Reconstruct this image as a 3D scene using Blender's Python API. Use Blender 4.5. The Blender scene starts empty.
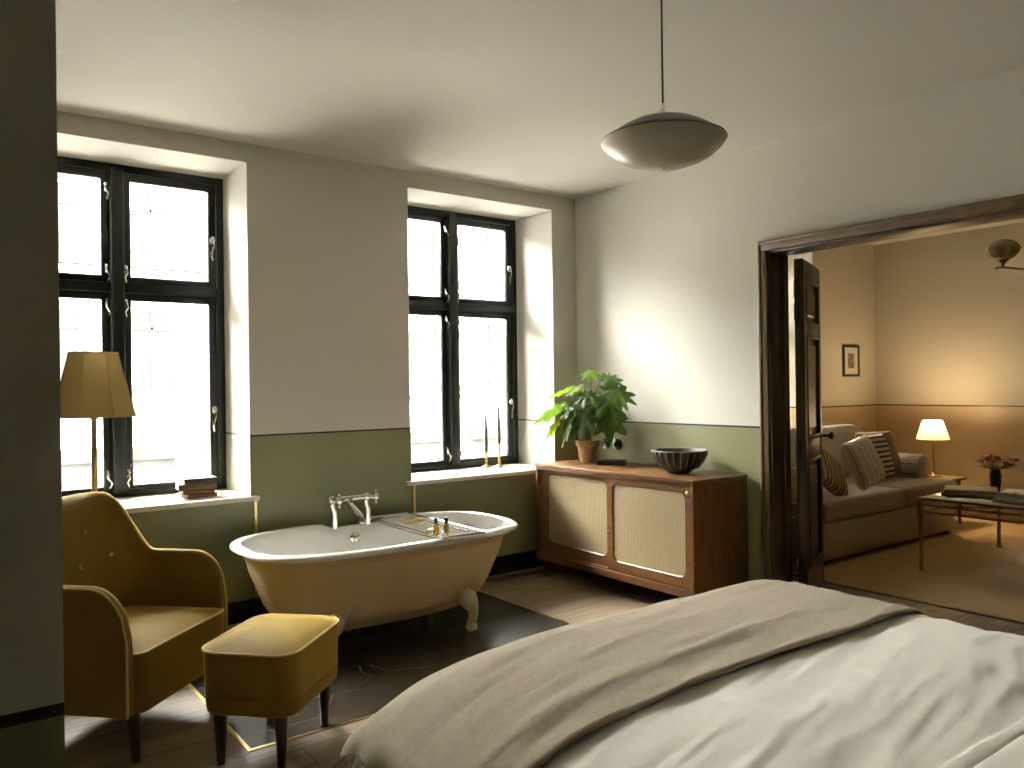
import bpy, bmesh, math, random
from mathutils import Vector, Matrix, noise
random.seed(7)
D = bpy.data
SC = bpy.context.scene
COL = SC.collection
PI = math.pi

# ------------------------------------------------------------------ helpers
def link(o):
    COL.objects.link(o); return o

def finish(bm, name, mat, parent=None, smooth=True, angle=35, kind=None, label=None):
    bmesh.ops.recalc_face_normals(bm, faces=bm.faces)
    me = D.meshes.new(name); bm.to_mesh(me); bm.free()
    for m in (mat if isinstance(mat, (list, tuple)) else [mat]):
        me.materials.append(m)
    if smooth:
        me.shade_smooth(); me.set_sharp_from_angle(angle=math.radians(angle))
    o = link(D.objects.new(name, me))
    if parent is not None: o.parent = parent
    if kind: o['kind'] = kind
    if label: o['label'] = label
    return o

def tag(o, label, cat, group=None):
    o['label'] = label; o['category'] = cat
    if group: o['group'] = group
    return o

def thing(name, label, cat, loc=(0, 0, 0), rz=0.0, group=None):
    o = link(D.objects.new(name, None)); o.location = loc; o.rotation_euler = (0, 0, rz)
    o.empty_display_size = 0.1
    return tag(o, label, cat, group)

def structure(o):
    o['kind'] = 'structure'; return o

def dup(root, loc, rz=None, label=None, group=None):
    r = root.copy(); COL.objects.link(r); r.location = loc
    if rz is not None: r.rotation_euler = (0, 0, rz)
    if label: r['label'] = label
    if group: r['group'] = group
    for ch in list(root.children):
        c = ch.copy(); COL.objects.link(c); c.parent = r
        for g in list(ch.children):
            d = g.copy(); COL.objects.link(d); d.parent = c
    return r

def BM(): return bmesh.new()

def box(bm, x0, x1, y0, y1, z0, z1, bev=0.0, seg=2, mtx=None, mi=0):
    r = bmesh.ops.create_cube(bm, size=1.0)
    vs = r['verts']
    bmesh.ops.scale(bm, vec=(x1 - x0, y1 - y0, z1 - z0), verts=vs)
    bmesh.ops.translate(bm, vec=((x0 + x1) / 2, (y0 + y1) / 2, (z0 + z1) / 2), verts=vs)
    fs = set(f for v in vs for f in v.link_faces)
    for f in fs: f.material_index = mi
    if bev > 0:
        es = list(set(e for v in vs for e in v.link_edges))
        g = bmesh.ops.bevel(bm, geom=es, offset=bev, segments=seg, profile=0.5, affect='EDGES')
        vs = list(set(v for f in g['faces'] for v in f.verts) | set(v for v in vs if v.is_valid))
    if mtx is not None:
        bmesh.ops.transform(bm, matrix=mtx, verts=vs)
    return vs

def loft(bm, rings, close_ring=True, cap0=False, cap1=False, mi=0):
    vr = [[bm.verts.new(p) for p in ring] for ring in rings]
    n = len(vr[0])
    for a, b in zip(vr[:-1], vr[1:]):
        for i in range(n if close_ring else n - 1):
            j = (i + 1) % n
            f = bm.faces.new((a[i], a[j], b[j], b[i])); f.material_index = mi
    if cap0: bm.faces.new(list(reversed(vr[0]))).material_index = mi
    if cap1: bm.faces.new(vr[-1]).material_index = mi
    return vr

def tube(bm, pts, r, n=10, cap=True, mi=0, closed=False):
    pts = [Vector(p) for p in pts]
    m = len(pts)
    rings = []
    up = None
    for i, p in enumerate(pts):
        if closed:
            t = (pts[(i + 1) % m] - pts[(i - 1) % m]).normalized()
        else:
            t = (pts[min(i + 1, m - 1)] - pts[max(i - 1, 0)]).normalized()
        if up is None:
            up = Vector((0, 0, 1)) if abs(t.z) < 0.9 else Vector((1, 0, 0))
        s = t.cross(up)
        if s.length < 1e-6: s = t.orthogonal()
        s.normalize(); up = s.cross(t).normalized()
        rr = r[i] if isinstance(r, (list, tuple)) else r
        rings.append([p + s * (math.cos(2 * PI * k / n) * rr) + up * (math.sin(2 * PI * k / n) * rr) for k in range(n)])
    if closed: rings.append(rings[0])
    if closed:
        vr = [[bm.verts.new(p) for p in ring] for ring in rings[:-1]]
        vr.append(vr[0])
        for a, b in zip(vr[:-1], vr[1:]):
            for i in range(n):
                j = (i + 1) % n
                bm.faces.new((a[i], a[j], b[j], b[i])).material_index = mi
        return
    loft(bm, rings, True, cap, cap, mi)

def lathe(bm, prof, n=32, c=(0, 0, 0), mi=0, cap0=True, cap1=True):
    rings = []
    for r, z in prof:
        rr = max(r, 1e-4)
        rings.append([(c[0] + rr * math.cos(2 * PI * k / n), c[1] + rr * math.sin(2 * PI * k / n), c[2] + z) for k in range(n)])
    loft(bm, rings, True, cap0, cap1, mi)

def sphere(bm, c, r, sx=1, sy=1, sz=1, u=16, v=10):
    g = bmesh.ops.create_uvsphere(bm, u_segments=u, v_segments=v, radius=r)
    bmesh.ops.scale(bm, vec=(sx, sy, sz), verts=g['verts'])
    bmesh.ops.translate(bm, vec=c, verts=g['verts'])

def superell(a, b, n, k, N, cx=0, cy=0):
    t = 2 * PI * k / N
    c, s = math.cos(t), math.sin(t)
    return (cx + a * math.copysign(abs(c) ** (2 / n), c), cy + b * math.copysign(abs(s) ** (2 / n), s))

def rrect(hx, hy, r, seg=8):
    pts = []
    for cx, cy, a0 in ((hx - r, hy - r, 0), (-hx + r, hy - r, PI / 2), (-hx + r, -hy + r, PI), (hx - r, -hy + r, 3 * PI / 2)):
        for i in range(seg + 1):
            a = a0 + i / seg * PI / 2
            pts.append((cx + r * math.cos(a), cy + r * math.sin(a)))
    return pts

def lin0(a, b, n): return [a + (b - a) * i / (n - 1) for i in range(n)]

def smooth01(t):
    t = max(0.0, min(1.0, t)); return t * t * (3 - 2 * t)

def nz(x, y, z=0.0): return noise.noise(Vector((x, y, z)))

def catmull(P, per=8):
    P = [Vector(p) for p in P]
    out = []
    for i in range(len(P) - 1):
        p0 = P[max(i - 1, 0)]; p1 = P[i]; p2 = P[i + 1]; p3 = P[min(i + 2, len(P) - 1)]
        for k in range(per):
            t = k / per
            out.append(0.5 * ((2 * p1) + (-p0 + p2) * t + (2 * p0 - 5 * p1 + 4 * p2 - p3) * t * t + (-p0 + 3 * p1 - 3 * p2 + p3) * t ** 3))
    out.append(P[-1])
    return out

# ------------------------------------------------------------------ materials
def newmat(name):
    m = D.materials.new(name); m.use_nodes = True
    nt = m.node_tree
    return m, nt, nt.nodes, nt.links, nt.nodes['Principled BSDF']

def pmat(name, col, rough=0.6, metal=0.0, var=0.0, vscale=8.0, bump=0.0, bscale=60.0, sheen=0.0, sheentint=None, coat=0.0, spec=0.5, stretch=None):
    m, nt, N, L, B = newmat(name)
    B.inputs['Base Color'].default_value = (*col, 1)
    B.inputs['Roughness'].default_value = rough
    B.inputs['Metallic'].default_value = metal
    B.inputs['Specular IOR Level'].default_value = spec
    if coat: B.inputs['Coat Weight'].default_value = coat
    if sheen:
        B.inputs['Sheen Weight'].default_value = sheen
        B.inputs['Sheen Roughness'].default_value = 0.35
        if sheentint: B.inputs['Sheen Tint'].default_value = (*sheentint, 1)
    if var or bump:
        tc = N.new('ShaderNodeTexCoord')
        src = tc.outputs['Object']
        if stretch:
            mp = N.new('ShaderNodeMapping'); mp.inputs['Scale'].default_value = stretch
            L.new(src, mp.inputs['Vector']); src = mp.outputs['Vector']
    if var:
        t = N.new('ShaderNodeTexNoise'); t.inputs['Scale'].default_value = vscale; t.inputs['Detail'].default_value = 5
        L.new(src, t.inputs['Vector'])
        r = N.new('ShaderNodeMapRange'); r.inputs['From Min'].default_value = 0.3; r.inputs['From Max'].default_value = 0.7
        r.inputs['To Min'].default_value = 1 - var; r.inputs['To Max'].default_value = 1 + var
        L.new(t.outputs['Fac'], r.inputs['Value'])
        mx = N.new('ShaderNodeVectorMath'); mx.operation = 'SCALE'; mx.inputs[0].default_value = col
        L.new(r.outputs['Result'], mx.inputs['Scale'])
        L.new(mx.outputs['Vector'], B.inputs['Base Color'])
    if bump:
        t2 = N.new('ShaderNodeTexNoise'); t2.inputs['Scale'].default_value = bscale; t2.inputs['Detail'].default_value = 3
        L.new(src, t2.inputs['Vector'])
        b = N.new('ShaderNodeBump'); b.inputs['Strength'].default_value = bump; b.inputs['Distance'].default_value = 0.004
        L.new(t2.outputs['Fac'], b.inputs['Height']); L.new(b.outputs['Normal'], B.inputs['Normal'])
    return m

def wall_paint(name, upper, lower, line, zl=1.153, th=0.011, lit_reveal=None):
    m, nt, N, L, B = newmat(name)
    g = N.new('ShaderNodeNewGeometry'); s = N.new('ShaderNodeSeparateXYZ'); L.new(g.outputs['Position'], s.inputs[0])
    gt = N.new('ShaderNodeMath'); gt.operation = 'GREATER_THAN'; gt.inputs[1].default_value = zl; L.new(s.outputs['Z'], gt.inputs[0])
    gt2 = N.new('ShaderNodeMath'); gt2.operation = 'GREATER_THAN'; gt2.inputs[1].default_value = zl - th; L.new(s.outputs['Z'], gt2.inputs[0])
    m1 = N.new('ShaderNodeMix'); m1.data_type = 'RGBA'; m1.inputs[6].default_value = (*lower, 1); m1.inputs[7].default_value = (*line, 1)
    L.new(gt2.outputs[0], m1.inputs[0])
    m2 = N.new('ShaderNodeMix'); m2.data_type = 'RGBA'; m2.inputs[7].default_value = (*upper, 1)
    L.new(gt.outputs[0], m2.inputs[0]); L.new(m1.outputs[2], m2.inputs[6])
    if lit_reveal:   # paler colour on the lower reveals stands in for daylight glare
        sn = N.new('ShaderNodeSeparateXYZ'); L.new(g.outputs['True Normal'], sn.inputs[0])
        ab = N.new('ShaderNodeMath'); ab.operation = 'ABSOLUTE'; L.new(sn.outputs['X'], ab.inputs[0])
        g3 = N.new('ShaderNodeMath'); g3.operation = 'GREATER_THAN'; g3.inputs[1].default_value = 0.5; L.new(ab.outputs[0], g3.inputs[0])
        m3 = N.new('ShaderNodeMix'); m3.data_type = 'RGBA'; m3.inputs[6].default_value = (*lower, 1); m3.inputs[7].default_value = (*lit_reveal, 1)
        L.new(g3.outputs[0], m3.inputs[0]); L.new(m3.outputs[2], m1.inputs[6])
    L.new(m2.outputs[2], B.inputs['Base Color'])
    # lower band is satin paint, the upper one matt
    mr = N.new('ShaderNodeMapRange'); mr.inputs['To Min'].default_value = 0.42; mr.inputs['To Max'].default_value = 0.85
    L.new(gt.outputs[0], mr.inputs['Value']); L.new(mr.outputs['Result'], B.inputs['Roughness'])
    t = N.new('ShaderNodeTexNoise'); t.inputs['Scale'].default_value = 35; t.inputs['Detail'].default_value = 3
    L.new(g.outputs['Position'], t.inputs['Vector'])
    b = N.new('ShaderNodeBump'); b.inputs['Strength'].default_value = 0.03; b.inputs['Distance'].default_value = 0.004
    L.new(t.outputs['Fac'], b.inputs['Height']); L.new(b.outputs['Normal'], B.inputs['Normal'])
    return m

def wood_mat(name, c1, c2, rough=0.4, scale=(14, 1.2, 14), coat=0.0, bands=1.0):
    m, nt, N, L, B = newmat(name)
    tc = N.new('ShaderNodeTexCoord'); mp = N.new('ShaderNodeMapping'); mp.inputs['Scale'].default_value = scale
    L.new(tc.outputs['Object'], mp.inputs['Vector'])
    t = N.new('ShaderNodeTexNoise'); t.inputs['Scale'].default_value = 2.2; t.inputs['Detail'].default_value = 8; t.inputs['Distortion'].default_value = 1.2
    L.new(mp.outputs['Vector'], t.inputs['Vector'])
    cr = N.new('ShaderNodeValToRGB'); cr.color_ramp.elements[0].position = 0.3; cr.color_ramp.elements[1].position = 0.72
    cr.color_ramp.elements[0].color = (*c1, 1); cr.color_ramp.elements[1].color = (*c2, 1)
    L.new(t.outputs['Fac'], cr.inputs['Fac']); L.new(cr.outputs['Color'], B.inputs['Base Color'])
    B.inputs['Roughness'].default_value = rough
    if coat: B.inputs['Coat Weight'].default_value = coat; B.inputs['Coat Roughness'].default_value = 0.2
    b = N.new('ShaderNodeBump'); b.inputs['Strength'].default_value = 0.12; b.inputs['Distance'].default_value = 0.003
    L.new(t.outputs['Fac'], b.inputs['Height']); L.new(b.outputs['Normal'], B.inputs['Normal'])
    return m

def floor_mat():
    m, nt, N, L, B = newmat('oak_planks')
    tc = N.new('ShaderNodeTexCoord')
    br = N.new('ShaderNodeTexBrick'); br.offset = 0.37; br.inputs['Scale'].default_value = 1
    br.inputs['Brick Width'].default_value = 1.9; br.inputs['Row Height'].default_value = 0.16
    br.inputs['Mortar Size'].default_value = 0.0022; br.inputs['Bias'].default_value = 0
    br.inputs['Color1'].default_value = (0.235, 0.172, 0.112, 1); br.inputs['Color2'].default_value = (0.315, 0.240, 0.165, 1)
    br.inputs['Mortar'].default_value = (0.05, 0.033, 0.02, 1)
    L.new(tc.outputs['Object'], br.inputs['Vector'])
    mp = N.new('ShaderNodeMapping'); mp.inputs['Scale'].default_value = (1.2, 16, 1); L.new(tc.outputs['Object'], mp.inputs['Vector'])
    t = N.new('ShaderNodeTexNoise'); t.inputs['Scale'].default_value = 2.5; t.inputs['Detail'].default_value = 7; t.inputs['Distortion'].default_value = 0.8
    L.new(mp.outputs['Vector'], t.inputs['Vector'])
    mr = N.new('ShaderNodeMapRange'); mr.inputs['From Min'].default_value = 0.3; mr.inputs['From Max'].default_value = 0.7; mr.inputs['To Min'].default_value = 0.7; mr.inputs['To Max'].default_value = 1.25
    L.new(t.outputs['Fac'], mr.inputs['Value'])
    v = N.new('ShaderNodeVectorMath'); v.operation = 'SCALE'; L.new(br.outputs['Color'], v.inputs[0]); L.new(mr.outputs['Result'], v.inputs['Scale'])
    L.new(v.outputs['Vector'], B.inputs['Base Color'])
    B.inputs['Roughness'].default_value = 0.42
    b = N.new('ShaderNodeBump'); b.inputs['Strength'].default_value = 0.15; b.inputs['Distance'].default_value = 0.003
    L.new(t.outputs['Fac'], b.inputs['Height']); L.new(b.outputs['Normal'], B.inputs['Normal'])
    return m

def marble_mat():
    m, nt, N, L, B = newmat('dark_marble')
    tc = N.new('ShaderNodeTexCoord')
    n = N.new('ShaderNodeTexNoise'); n.inputs['Scale'].default_value = 3.0; n.inputs['Detail'].default_value = 3; L.new(tc.outputs['Object'], n.inputs['Vector'])
    dm = N.new('ShaderNodeVectorMath'); dm.operation = 'MULTIPLY_ADD'; dm.inputs[1].default_value = (0.18, 0.18, 0.18)
    L.new(n.outputs['Color'], dm.inputs[0]); L.new(tc.outputs['Object'], dm.inputs[2])
    mp = N.new('ShaderNodeMapping'); mp.inputs['Rotation'].default_value = (0, 0, 0.6); mp.inputs['Scale'].default_value = (1.0, 2.3, 1.0); L.new(dm.outputs['Vector'], mp.inputs['Vector'])
    vo = N.new('ShaderNodeTexVoronoi'); vo.feature = 'DISTANCE_TO_EDGE'; vo.inputs['Scale'].default_value = 1.9; L.new(mp.outputs['Vector'], vo.inputs['Vector'])
    cr = N.new('ShaderNodeValToRGB'); e = cr.color_ramp.elements
    e[0].position = 0.0; e[0].color = (1, 1, 1, 1); e[1].position = 0.011; e[1].color = (0, 0, 0, 1)
    L.new(vo.outputs['Distance'], cr.inputs['Fac'])
    k = N.new('ShaderNodeTexNoise'); k.inputs['Scale'].default_value = 1.7; k.inputs['Detail'].default_value = 2; L.new(tc.outputs['Object'], k.inputs['Vector'])
    kr = N.new('ShaderNodeMapRange'); kr.inputs['From Min'].default_value = 0.42; kr.inputs['From Max'].default_value = 0.62; L.new(k.outputs['Fac'], kr.inputs['Value'])
    mu = N.new('ShaderNodeMath'); mu.operation = 'MULTIPLY'; L.new(cr.outputs['Color'], mu.inputs[0]); L.new(kr.outputs['Result'], mu.inputs[1])
    mx = N.new('ShaderNodeMix'); mx.data_type = 'RGBA'; mx.inputs[6].default_value = (0.042, 0.035, 0.027, 1); mx.inputs[7].default_value = (0.26, 0.24, 0.20, 1)
    L.new(mu.outputs[0], mx.inputs[0]); L.new(mx.outputs[2], B.inputs['Base Color'])
    B.inputs['Roughness'].default_value = 0.24
    return m

def cane_mat():
    # woven rattan: two crossing strand waves
    m, nt, N, L, B = newmat('woven_cane')
    tc = N.new('ShaderNodeTexCoord')
    def wave(axis, sc):
        w = N.new('ShaderNodeTexWave'); w.wave_type = 'BANDS'; w.bands_direction = axis; w.inputs['Scale'].default_value = sc
        w.inputs['Distortion'].default_value = 0.25; w.inputs['Detail'].default_value = 1
        L.new(tc.outputs['Object'], w.inputs['Vector']); return w
    w1 = wave('Y', 24); w2 = wave('Z', 24)
    mul = N.new('ShaderNodeMath'); mul.operation = 'MULTIPLY'
    L.new(w1.outputs['Fac'], mul.inputs[0]); L.new(w2.outputs['Fac'], mul.inputs[1])
    mx = N.new('ShaderNodeMath'); mx.operation = 'MAXIMUM'; L.new(w1.outputs['Fac'], mx.inputs[0]); L.new(w2.outputs['Fac'], mx.inputs[1])
    cr = N.new('ShaderNodeValToRGB'); e = cr.color_ramp.elements
    e[0].position = 0.25; e[0].color = (0.12, 0.085, 0.04, 1); e[1].position = 0.62; e[1].color = (0.36, 0.275, 0.145, 1)
    L.new(mx.outputs[0], cr.inputs['Fac']); L.new(cr.outputs['Color'], B.inputs['Base Color'])
    B.inputs['Roughness'].default_value = 0.55
    b = N.new('ShaderNodeBump'); b.inputs['Strength'].default_value = 0.5; b.inputs['Distance'].default_value = 0.004
    L.new(mx.outputs[0], b.inputs['Height']); L.new(b.outputs['Normal'], B.inputs['Normal'])
    return m

def stripe_mat(name, cols, scale, axis='X', rough=0.9, sharp=True, bump=0.1):
    m, nt, N, L, B = newmat(name)
    tc = N.new('ShaderNodeTexCoord'); s = N.new('ShaderNodeSeparateXYZ'); L.new(tc.outputs['Object'], s.inputs[0])
    mu = N.new('ShaderNodeMath'); mu.operation = 'MULTIPLY'; mu.inputs[1].default_value = scale; L.new(s.outputs[axis], mu.inputs[0])
    fr = N.new('ShaderNodeMath'); fr.operation = 'FRACT'; L.new(mu.outputs[0], fr.inputs[0])
    cr = N.new('ShaderNodeValToRGB'); cr.color_ramp.interpolation = 'CONSTANT' if sharp else 'LINEAR'
    e = cr.color_ramp.elements
    e[0].position = cols[0][0]; e[0].color = (*cols[0][1], 1); e[1].position = cols[1][0]; e[1].color = (*cols[1][1], 1)
    for p, c in cols[2:]:
        x = e.new(p); x.color = (*c, 1)
    L.new(fr.outputs[0], cr.inputs['Fac']); L.new(cr.outputs['Color'], B.inputs['Base Color'])
    B.inputs['Roughness'].default_value = rough
    return m

def pane_mat():
    m, nt, N, L, B = newmat('window_glass')
    N.remove(B)
    out = N['Material Output']
    tr = N.new('ShaderNodeBsdfTransparent'); tr.inputs['Color'].default_value = (0.97, 0.98, 0.97, 1)
    gl = N.new('ShaderNodeBsdfGlossy'); gl.inputs['Roughness'].default_value = 0.02
    fr = N.new('ShaderNodeFresnel'); fr.inputs['IOR'].default_value = 1.35
    mx = N.new('ShaderNodeMixShader'); L.new(fr.outputs[0], mx.inputs[0]); L.new(tr.outputs[0], mx.inputs[1]); L.new(gl.outputs[0], mx.inputs[2])
    L.new(mx.outputs[0], out.inputs['Surface'])
    return m

def translucent_mat(name, col, trans, rough=0.6, amount=0.5, var=0.0, emit=None, estr=0.0):
    m, nt, N, L, B = newmat(name)
    out = N['Material Output']
    B.inputs['Base Color'].default_value = (*col, 1); B.inputs['Roughness'].default_value = rough
    if emit:
        B.inputs['Emission Color'].default_value = (*emit, 1); B.inputs['Emission Strength'].default_value = estr
    t = N.new('ShaderNodeBsdfTranslucent'); t.inputs['Color'].default_value = (*trans, 1)
    mx = N.new('ShaderNodeMixShader'); mx.inputs[0].default_value = amount
    L.new(B.outputs[0], mx.inputs[1]); L.new(t.outputs[0], mx.inputs[2]); L.new(mx.outputs[0], out.inputs['Surface'])
    return m

def sheer_mat(name, col, trans, rough, amount):
    m = translucent_mat(name, col, trans, rough, amount)
    nt = m.node_tree; N = nt.nodes; L = nt.links; out = N['Material Output']
    src = out.inputs['Surface'].links[0].from_socket
    tr = N.new('ShaderNodeBsdfTransparent'); mx = N.new('ShaderNodeMixShader'); mx.inputs[0].default_value = 0.38
    L.new(src, mx.inputs[1]); L.new(tr.outputs[0], mx.inputs[2]); L.new(mx.outputs[0], out.inputs['Surface'])
    return m

UP = (0.66, 0.64, 0.58)
GREEN = (0.215, 0.220, 0.115)
M = {}
M['wall_back'] = wall_paint('white_and_green_wall_lit_reveal', UP, GREEN, (0.012, 0.011, 0.009), lit_reveal=(0.56, 0.57, 0.49))
M['wall'] = wall_paint('white_and_green_wall', UP, GREEN, (0.012, 0.011, 0.009))
M['wall_lounge'] = wall_paint('sand_and_ochre_wall', (0.46, 0.42, 0.345), (0.40, 0.30, 0.175), (0.03, 0.012, 0.006), 1.163, 0.014)
M['ceiling'] = pmat('ceiling_paint', (0.57, 0.55, 0.495), 0.9, bump=0.02, bscale=60)
M['floor'] = floor_mat()
M['marble'] = marble_mat()
M['brass'] = pmat('brass', (0.80, 0.62, 0.28), 0.28, 1.0, bump=0.03, bscale=150)
M['brass_dull'] = pmat('aged_brass', (0.36, 0.21, 0.085), 0.36, 1.0, var=0.2, vscale=20)
M['chrome'] = pmat('nickel', (0.80, 0.78, 0.73), 0.12, 1.0, var=0.03, vscale=30)
M['black'] = pmat('black_paint', (0.012, 0.013, 0.012), 0.35, var=0.15, vscale=12)
M['frame'] = pmat('window_frame_paint', (0.007, 0.009, 0.0085), 0.34, spec=0.35, var=0.15, vscale=9)
M['baseboard'] = pmat('baseboard_paint', (0.012, 0.011, 0.010), 0.35, var=0.1)
M['shoe'] = wood_mat('shoe_moulding_oak', (0.20, 0.14, 0.08), (0.32, 0.24, 0.15), 0.45, (1.5, 14, 14))
M['sill'] = wood_mat('pale_sill', (0.70, 0.64, 0.52), (0.78, 0.73, 0.62), 0.4, (1, 12, 12))
M['sill_slot'] = stripe_mat('sill_vent', [(0.0, (0.62, 0.58, 0.48)), (0.55, (0.10, 0.09, 0.07))], 60, 'X', 0.6)
M['darkwood'] = wood_mat('dark_oak', (0.030, 0.016, 0.007), (0.075, 0.043, 0.020), 0.42, (14, 14, 1.0))
M['casing'] = wood_mat('casing_oak', (0.065, 0.040, 0.018), (0.15, 0.098, 0.047), 0.45, (14, 14, 1.0))
M['casing_h'] = wood_mat('casing_oak_level', (0.065, 0.040, 0.018), (0.15, 0.098, 0.047), 0.45, (14, 1.0, 14))
M['teak'] = wood_mat('teak', (0.105, 0.043, 0.013), (0.205, 0.097, 0.034), 0.36, (16, 1.2, 16), coat=0.15)
M['teak_dark'] = wood_mat('teak_end', (0.085, 0.034, 0.010), (0.160, 0.070, 0.023), 0.38, (8, 8, 1.2), coat=0.1)
M['cane'] = cane_mat()
M['glass'] = pane_mat()
M['sheer'] = sheer_mat('diffuser_voile', (0.80, 0.78, 0.72), (0.62, 0.60, 0.55), 0.9, 0.55)
M['velvet'] = pmat('mustard_velvet', (0.150, 0.092, 0.014), 0.75, var=0.14, vscale=5, sheen=0.8, sheentint=(1.0, 0.68, 0.10), bump=0.06, bscale=260, spec=0.15)
M['velvet_pipe'] = pmat('mustard_piping', (0.48, 0.36, 0.12), 0.7, sheen=0.6, sheentint=(1, 0.88, 0.5), var=0.05, spec=0.2)
M['walnut'] = wood_mat('dark_walnut', (0.022, 0.009, 0.004), (0.050, 0.022, 0.010), 0.3, (16, 16, 1.2), coat=0.3)
M['enamel'] = pmat('white_enamel', (0.92, 0.915, 0.89), 0.12, coat=0.5, var=0.01)
M['tub_paint'] = pmat('beige_tub_paint', (0.67, 0.50, 0.285), 0.38, var=0.03, vscale=3)
M['claw'] = pmat('claw_foot_enamel', (0.58, 0.49, 0.33), 0.35, var=0.15, vscale=25, bump=0.3, bscale=40)
M['linen'] = pmat('taupe_linen', (0.37, 0.318, 0.24), 0.95, var=0.07, vscale=60, bump=0.35, bscale=420, sheen=0.15, spec=0.1)
M['sheet'] = pmat('cream_cotton', (0.83, 0.80, 0.73), 0.9, var=0.02, vscale=40, bump=0.12, bscale=500, sheen=0.1, spec=0.15)
M['pillow'] = pmat('white_cotton', (0.74, 0.72, 0.66), 0.9, bump=0.1, bscale=400, spec=0.15)
M['bedbase'] = pmat('bed_base_fabric', (0.10, 0.085, 0.065), 0.9, var=0.1, vscale=100)
M['terracotta'] = pmat('terracotta', (0.40, 0.25, 0.155), 0.85, var=0.22, vscale=14, bump=0.15)
M['soil'] = pmat('soil', (0.03, 0.02, 0.012), 1.0, var=0.4, vscale=60, bump=0.8, bscale=90)
M['leaf'] = translucent_mat('leaf_green', (0.032, 0.075, 0.014), (0.14, 0.26, 0.02), 0.55, 0.3)
M['leaf_young'] = translucent_mat('young_leaf_green', (0.11, 0.18, 0.018), (0.26, 0.35, 0.025), 0.55, 0.4)
M['stem'] = pmat('plant_stem', (0.17, 0.22, 0.06), 0.5, var=0.2, vscale=20)
M['stoneware'] = pmat('ribbed_stoneware', (0.085, 0.080, 0.066), 0.55, var=0.2, vscale=18, bump=0.1)
M['bowl_rim'] = pmat('bowl_rim_glaze', (0.30, 0.28, 0.22), 0.4, var=0.15)
M['shade'] = translucent_mat('parchment_shade', (0.33, 0.225, 0.085), (0.62, 0.44, 0.15), 0.8, 0.07)
M['shade_trim'] = pmat('shade_trim', (0.36, 0.27, 0.10), 0.8)
M['pendant'] = pmat('opal_glass', (0.38, 0.355, 0.28), 0.35, var=0.03, vscale=4, coat=0.2)
M['pendant_rim'] = pmat('pendant_bronze', (0.045, 0.038, 0.028), 0.4, 0.4, var=0.1)
M['cord'] = pmat('black_cord', (0.012, 0.011, 0.010), 0.7, var=0.1)
M['book_brown'] = pmat('brown_leather_book', (0.10, 0.050, 0.026), 0.5, var=0.35, vscale=30)
M['book_dark'] = pmat('dark_leather_book', (0.035, 0.025, 0.020), 0.45, var=0.3, vscale=30)
M['book_red'] = pmat('reddish_leather_book', (0.13, 0.055, 0.033), 0.5, var=0.3, vscale=30)
M['book_tan'] = pmat('tan_cloth_book', (0.33, 0.23, 0.12), 0.7, var=0.12, vscale=30)
M['book_cream'] = pmat('cream_paper_book', (0.52, 0.47, 0.36), 0.7, var=0.06, vscale=30)
M['paper'] = stripe_mat('page_edges', [(0.0, (0.56, 0.49, 0.36)), (0.5, (0.46, 0.39, 0.27))], 700, 'Z', 0.9)
M['candle'] = pmat('grey_candle_wax', (0.10, 0.105, 0.10), 0.5, var=0.05)
M['amber'] = pmat('amber_liquid_glass', (0.55, 0.33, 0.04), 0.12, coat=0.4, var=0.05)
M['sponge'] = pmat('natural_loofah', (0.55, 0.42, 0.22), 0.95, var=0.2, vscale=60, bump=0.8, bscale=90)
M['sofa'] = stripe_mat('ticking_stripe', [(0.0, (0.58, 0.48, 0.36)), (0.6, (0.25, 0.195, 0.145))], 75, 'X', 0.95)
M['sofa_back_lit'] = pmat('sofa_back_daylit', (0.42, 0.39, 0.31), 0.95, var=0.08, vscale=120)  # lighter grey puts the window light on the backrest into its colour
M['cushion_brown'] = pmat('brown_velvet_cushion', (0.22, 0.135, 0.065), 0.85, var=0.1, vscale=20, sheen=0.2)
M['cushion_stripe'] = stripe_mat('cream_striped_cushion', [(0.0, (0.80, 0.74, 0.60)), (0.45, (0.50, 0.40, 0.25)), (0.55, (0.76, 0.69, 0.54)), (0.75, (0.36, 0.27, 0.17)), (0.82, (0.76, 0.69, 0.54))], 10, 'X', 0.95)
M['cushion_bold'] = stripe_mat('brown_cream_cushion', [(0.0, (0.70, 0.63, 0.50)), (0.5, (0.10, 0.06, 0.04))], 22, 'Z', 0.95)
M['cushion_tan'] = stripe_mat('tan_brown_cushion', [(0.0, (0.58, 0.42, 0.24)), (0.35, (0.10, 0.06, 0.04)), (0.5, (0.44, 0.36, 0.25)), (0.8, (0.14, 0.09, 0.05))], 10, 'X', 0.95)
M['carpet'] = pmat('sisal_carpet', (0.47, 0.315, 0.15), 0.95, var=0.14, vscale=180, bump=0.5, bscale=300)
M['smoked'] = pmat('smoked_glass_top', (0.045, 0.040, 0.032), 0.06, coat=0.6, var=0.02)
M['pleat'] = translucent_mat('pleated_lampshade', (0.70, 0.60, 0.40), (0.42, 0.33, 0.19), 0.8, 0.35, emit=(1.0, 0.76, 0.40), estr=0.22)
M['flower'] = pmat('dried_pink_flower', (0.62, 0.34, 0.22), 0.8, var=0.25, vscale=30)
M['flower_leaf'] = pmat('dark_foliage', (0.035, 0.045, 0.02), 0.6, var=0.3, vscale=30)
M['vase'] = pmat('dark_glass_vase', (0.06, 0.06, 0.055), 0.08, coat=0.6, var=0.1)
M['mat_board'] = pmat('picture_mount', (0.50, 0.45, 0.35), 0.9)
M['print'] = pmat('grey_etching', (0.17, 0.155, 0.12), 0.9, var=0.6, vscale=26)
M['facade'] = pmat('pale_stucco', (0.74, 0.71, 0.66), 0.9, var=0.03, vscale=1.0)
M['facade_trim'] = pmat('stucco_moulding', (0.034, 0.032, 0.028), 1.0, var=0.05, vscale=3, spec=0.0)
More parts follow.
